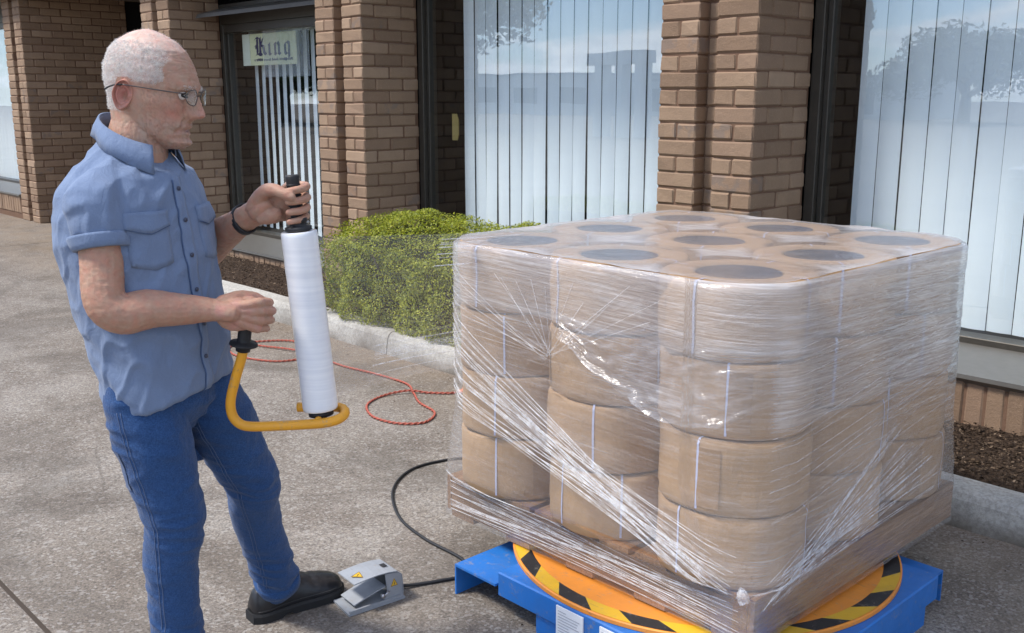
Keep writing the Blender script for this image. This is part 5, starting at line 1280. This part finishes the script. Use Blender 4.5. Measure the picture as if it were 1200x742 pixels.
# ---- shoes
LEATHER = simple('black_leather', (.016, .016, .018), .34, .5, 0, .2, 30, .15); SOLE = simple('black_sole', (.022, .022, .023), .7, .3)
def shoe(heel, direction, pitch=0.):
    o = bpy.data.objects.new('shoe', None); C.objects.link(o); o.parent = man; o.location = heel; o.rotation_euler = (0, -pitch, atan2(direction[1], direction[0]))
    n = 36; L = .295
    xs = [0, .012, .04, .09, .14, .19, .235, .27, .288, .295]; hw = [.020, .033, .039, .039, .042, .051, .053, .046, .033, .015]; tp = [.062, .092, .110, .116, .108, .092, .080, .068, .057, .042]
    rings = []
    for x in np.linspace(.0, .295, 40):
        w_, h = ip(x, xs, hw), ip(x, xs, tp); ring = []
        for j in range(n):
            a = 2*pi*j/n; s = sin(a); z = .026+(h-.026)*(max(0, s)**.85) if s > 0 else .026-.006*abs(s)
            yy = w_*(1 if s < 0 else (1-.32*max(0, s)**2.2*(1 if x > .1 else .8)))*abs(cos(a))**.62*(1 if cos(a) > 0 else -1)
            k = .0022*sin(x*190)*exp(-((x-.185)/.03)**2)*max(0, s); ring.append((x, yy+.006*sin(x*9)*(x/.3), z+k))
        rings.append(ring)
    mb = MB(); mb.loft(rings, True, True); mb.build('upper', LEATHER, o)
    sl = []
    for x in np.linspace(-.004, .301, 30):
        w_ = ip(min(max(x, 0), .295), xs, hw)+.0055; b = 0 if x < .085 or x > .12 else .008
        if x > .24: b = .010*((x-.24)/.06)**2
        y0 = .006*sin(max(0, x)*9)*(max(0, x)/.3); sl.append([(x, y0-w_, b), (x, y0+w_, b), (x, y0+w_+.001, .022), (x, y0+w_-.003, .030), (x, y0-w_+.003, .030), (x, y0-w_-.001, .022)])
    mb = MB(); mb.loft(sl, True, False); mb.build('sole', SOLE, o)
    mb = MB(); pts = [Vector((x, -ip(x, xs, hw)*.985-.001+.006*sin(x*9)*(x/.3), .036+.004*sin(x*10))) for x in np.linspace(.01, .26, 20)]; mb.tube(pts, .0011, 5); mb.build('welt_stitch', simple('dark_stitch', (.05, .05, .052), .7), o); return o
shoe((-.762, .352, .0), (.77, .64)); shoe((-.905, -.02, 0), (.93, -.36))

# ================================================================ hand film dispenser
dsp = thing('film_dispenser', 'yellow tube hand dispenser with a white film roll and black grips, held by the man', 'film dispenser', MAN, None, YAW)
T_, B_ = Vector((-.506, .0, 1.322)), Vector((-.462, .0, .752)); ax = (B_-T_).normalized()
def along(f): return T_.lerp(B_, f)
e1 = ax.cross(Vector((0, 1, 0))).normalized(); e2 = ax.cross(e1)
def lathe(mb, prof, n=32):
    """(distance along the tool's axis, radius)"""
    mb.loft([[T_+ax*h+(e1*cos(6.283*i/n)+e2*sin(6.283*i/n))*max(r, .0004) for i in range(n)] for h, r in prof], True, True)
YEL = paint('yellow_tube', (.80, .36, .015), .35)
mb = MB(); lathe(mb, [(0, .002), (.0, .014), (.004, .0165), (.012, .0155), (.07, .0135), (.098, .0145), (.1, .022), (.106, .024), (.110, .020), (.118, .020), (.120, .031), (.128, .031), (.130, .0255), (.14, .025)]); gr = mb.build('top_grip', BLK, dsp)
mb = MB()
for h in (.02, .032, .044, .056, .068, .08): lathe(mb, [(h, .0125), (h+.0015, .0165), (h+.004, .0165), (h+.0055, .0125)], 20)
mb.build('grip_ridge', BLK, gr, kind='stuff')
for s in (1, -1):
    c = T_+ax*.113+e1*.018*s-e2*.012; mb = MB(); mb.tube([c, c-e2*.012], .004, 10); mb.build('screw', simple('zinc_screw', (.5, .5, .5), .3, .5, .8), gr)
mb = MB(); lathe(mb, [(.128, .005), (.128, .0255), (.575, .0255), (.575, .005)]); mb.build('roll_core', simple('brown_core', (.20, .115, .06), .8), dsp)
t = NT('film_roll'); v = t.coord(); z = t.n('ShaderNodeSeparateXYZ', ins={0: v}).outputs[2]
bnd = t.noise(t.coord('Object', (2, 2, 60)), 1.2, 5, .6, .3); pch = t.noise(v, 12, 4)
c = t.mix(t.mr(bnd, .38, .62), (.75, .765, .80), (.84, .85, .87)); c = t.mix(t.mr(pch, .45, .7, 0, .3), c, (.64, .68, .76))
t.bsdf(c, .22, .6, 0, t.bump(t.math('ADD', bnd, t.math('MULTIPLY', pch, .5)), .14, .003), **{'Subsurface Weight': .25, 'Subsurface Radius': (.01, .01, .012), 'Coat Weight': .3, 'Coat Roughness': .15})
mb = MB(); n = 48; rg = []
for h, r in [(.131, .026), (.1305, .040), (.132, .0418)]+[(x, .0420+.0006*noise.noise((x*30, 1, 2))) for x in np.linspace(.14, .556, 50)]+[(.562, .0415), (.563, .040), (.5625, .026)]: rg.append((h, r))
lathe(mb, rg, n); mb.build('film_roll', t.m, dsp)
mb = MB(); lathe(mb, [(.566, .004), (.566, .030), (.578, .030), (.580, .012), (.592, .012), (.592, .004)]); mb.build('bottom_hub', BLK, dsp)
G0 = Vector((-.606, -.062, 1.045)); G1 = Vector((-.628, -.055, .915))
pts = [G1+Vector((.004, 0, .05)), G1, (-.648, -.052, .855), (-.664, -.050, .800), (-.664, -.048, .762), (-.648, -.046, .738), (-.62, -.044, .730), (-.56, -.042, .731), (-.50, -.042, .734), (-.445, -.040, .738), (-.415, -.026, .743), (-.405, .002, .748), (-.416, .028, .752), (-.445, .040, .753), (-.49, .042, .752), (-.528, .042, .751)]
mb = MB(); mb.tube(bez(pts, 6), .0118, 14); mb.tube([(-.463, -.04, .739), (-.463, .04, .752)], .010, 10); mb.build('tube_frame', YEL, dsp)
d = (G1-G0).normalized(); mb = MB(); a1 = d.cross(Vector((0, 1, 0))).normalized(); a2 = d.cross(a1)
mb.loft([[G0+d*h+(a1*cos(6.283*i/24)+a2*sin(6.283*i/24))*r for i in range(24)] for h, r in ((.03, .006), (.032, .014), (.036, .0155), (.098, .0155), (.106, .017), (.108, .032), (.113, .033), (.116, .018), (.128, .0165), (.130, .0125))], True, True); mb.build('lower_grip', BLK, dsp)

# web of film running from the roll to the load
web = thing('film_web', 'thin clear film stretched from the roll to the wrapped load, across the hedge', 'stretch film', (-2.1, 1.6, .9)); O_ = Vector((-2.1, 1.6, .9))
Mw = Matrix.Translation(MAN) @ Matrix.Rotation(YAW, 4, 'Z'); V = []; UV = []; D = []; F = []
ra, rb = 40, 30
def load_pt(f): return Vector((LX-HA+.004, LY-HB_+.20+.16*f, 1.055-.42*f)) 
for i in range(ra+1):
    f = i/ra; h = .15+.40*f; p0 = Mw @ (T_+ax*h-e2*(-.0425)*-1 if False else T_+ax*h+Vector((.010, .0415, 0)))
    q = Vector((LX-HA-.002, LY+.28-.62*f, 1.06-.44*f)) 
    for j in range(rb+1):
        g = j/rb; nb_ = .018*sin(pi*g); p = p0.lerp(q, g)+Vector((0, 0, (-.03*(f-.5)*-2)*sin(pi*g)*.6))
        p.z += .004*noise.noise((f*30, g*2, 3)); V.append(p-O_); UV.append((g*.9, f*.5)); D.append(.02+.07*f*f)
for i in range(ra):
    for j in range(rb): F.append((i*(rb+1)+j, i*(rb+1)+j+1, (i+1)*(rb+1)+j+1, (i+1)*(rb+1)+j))
link('sheet', film_mesh('web', V, F, UV, D), web, film_mat('stretch_film_web', .0, .012, .24, (.88, .90, .92), .05))
mb = MB()
for k in range(26):
    f = random.choice((random.uniform(0, .25), random.uniform(.7, 1))); i = int(f*ra); o_ = random.uniform(-.01, .01)
    mb.tube([V[i*(rb+1)+j]+Vector((0, 0, o_)) for j in range(6 if f > .5 else 10, rb+1, 3)], random.choice((.0006, .0009)), 4, False)
mb.build('film_cord', CORD, web, kind='stuff')
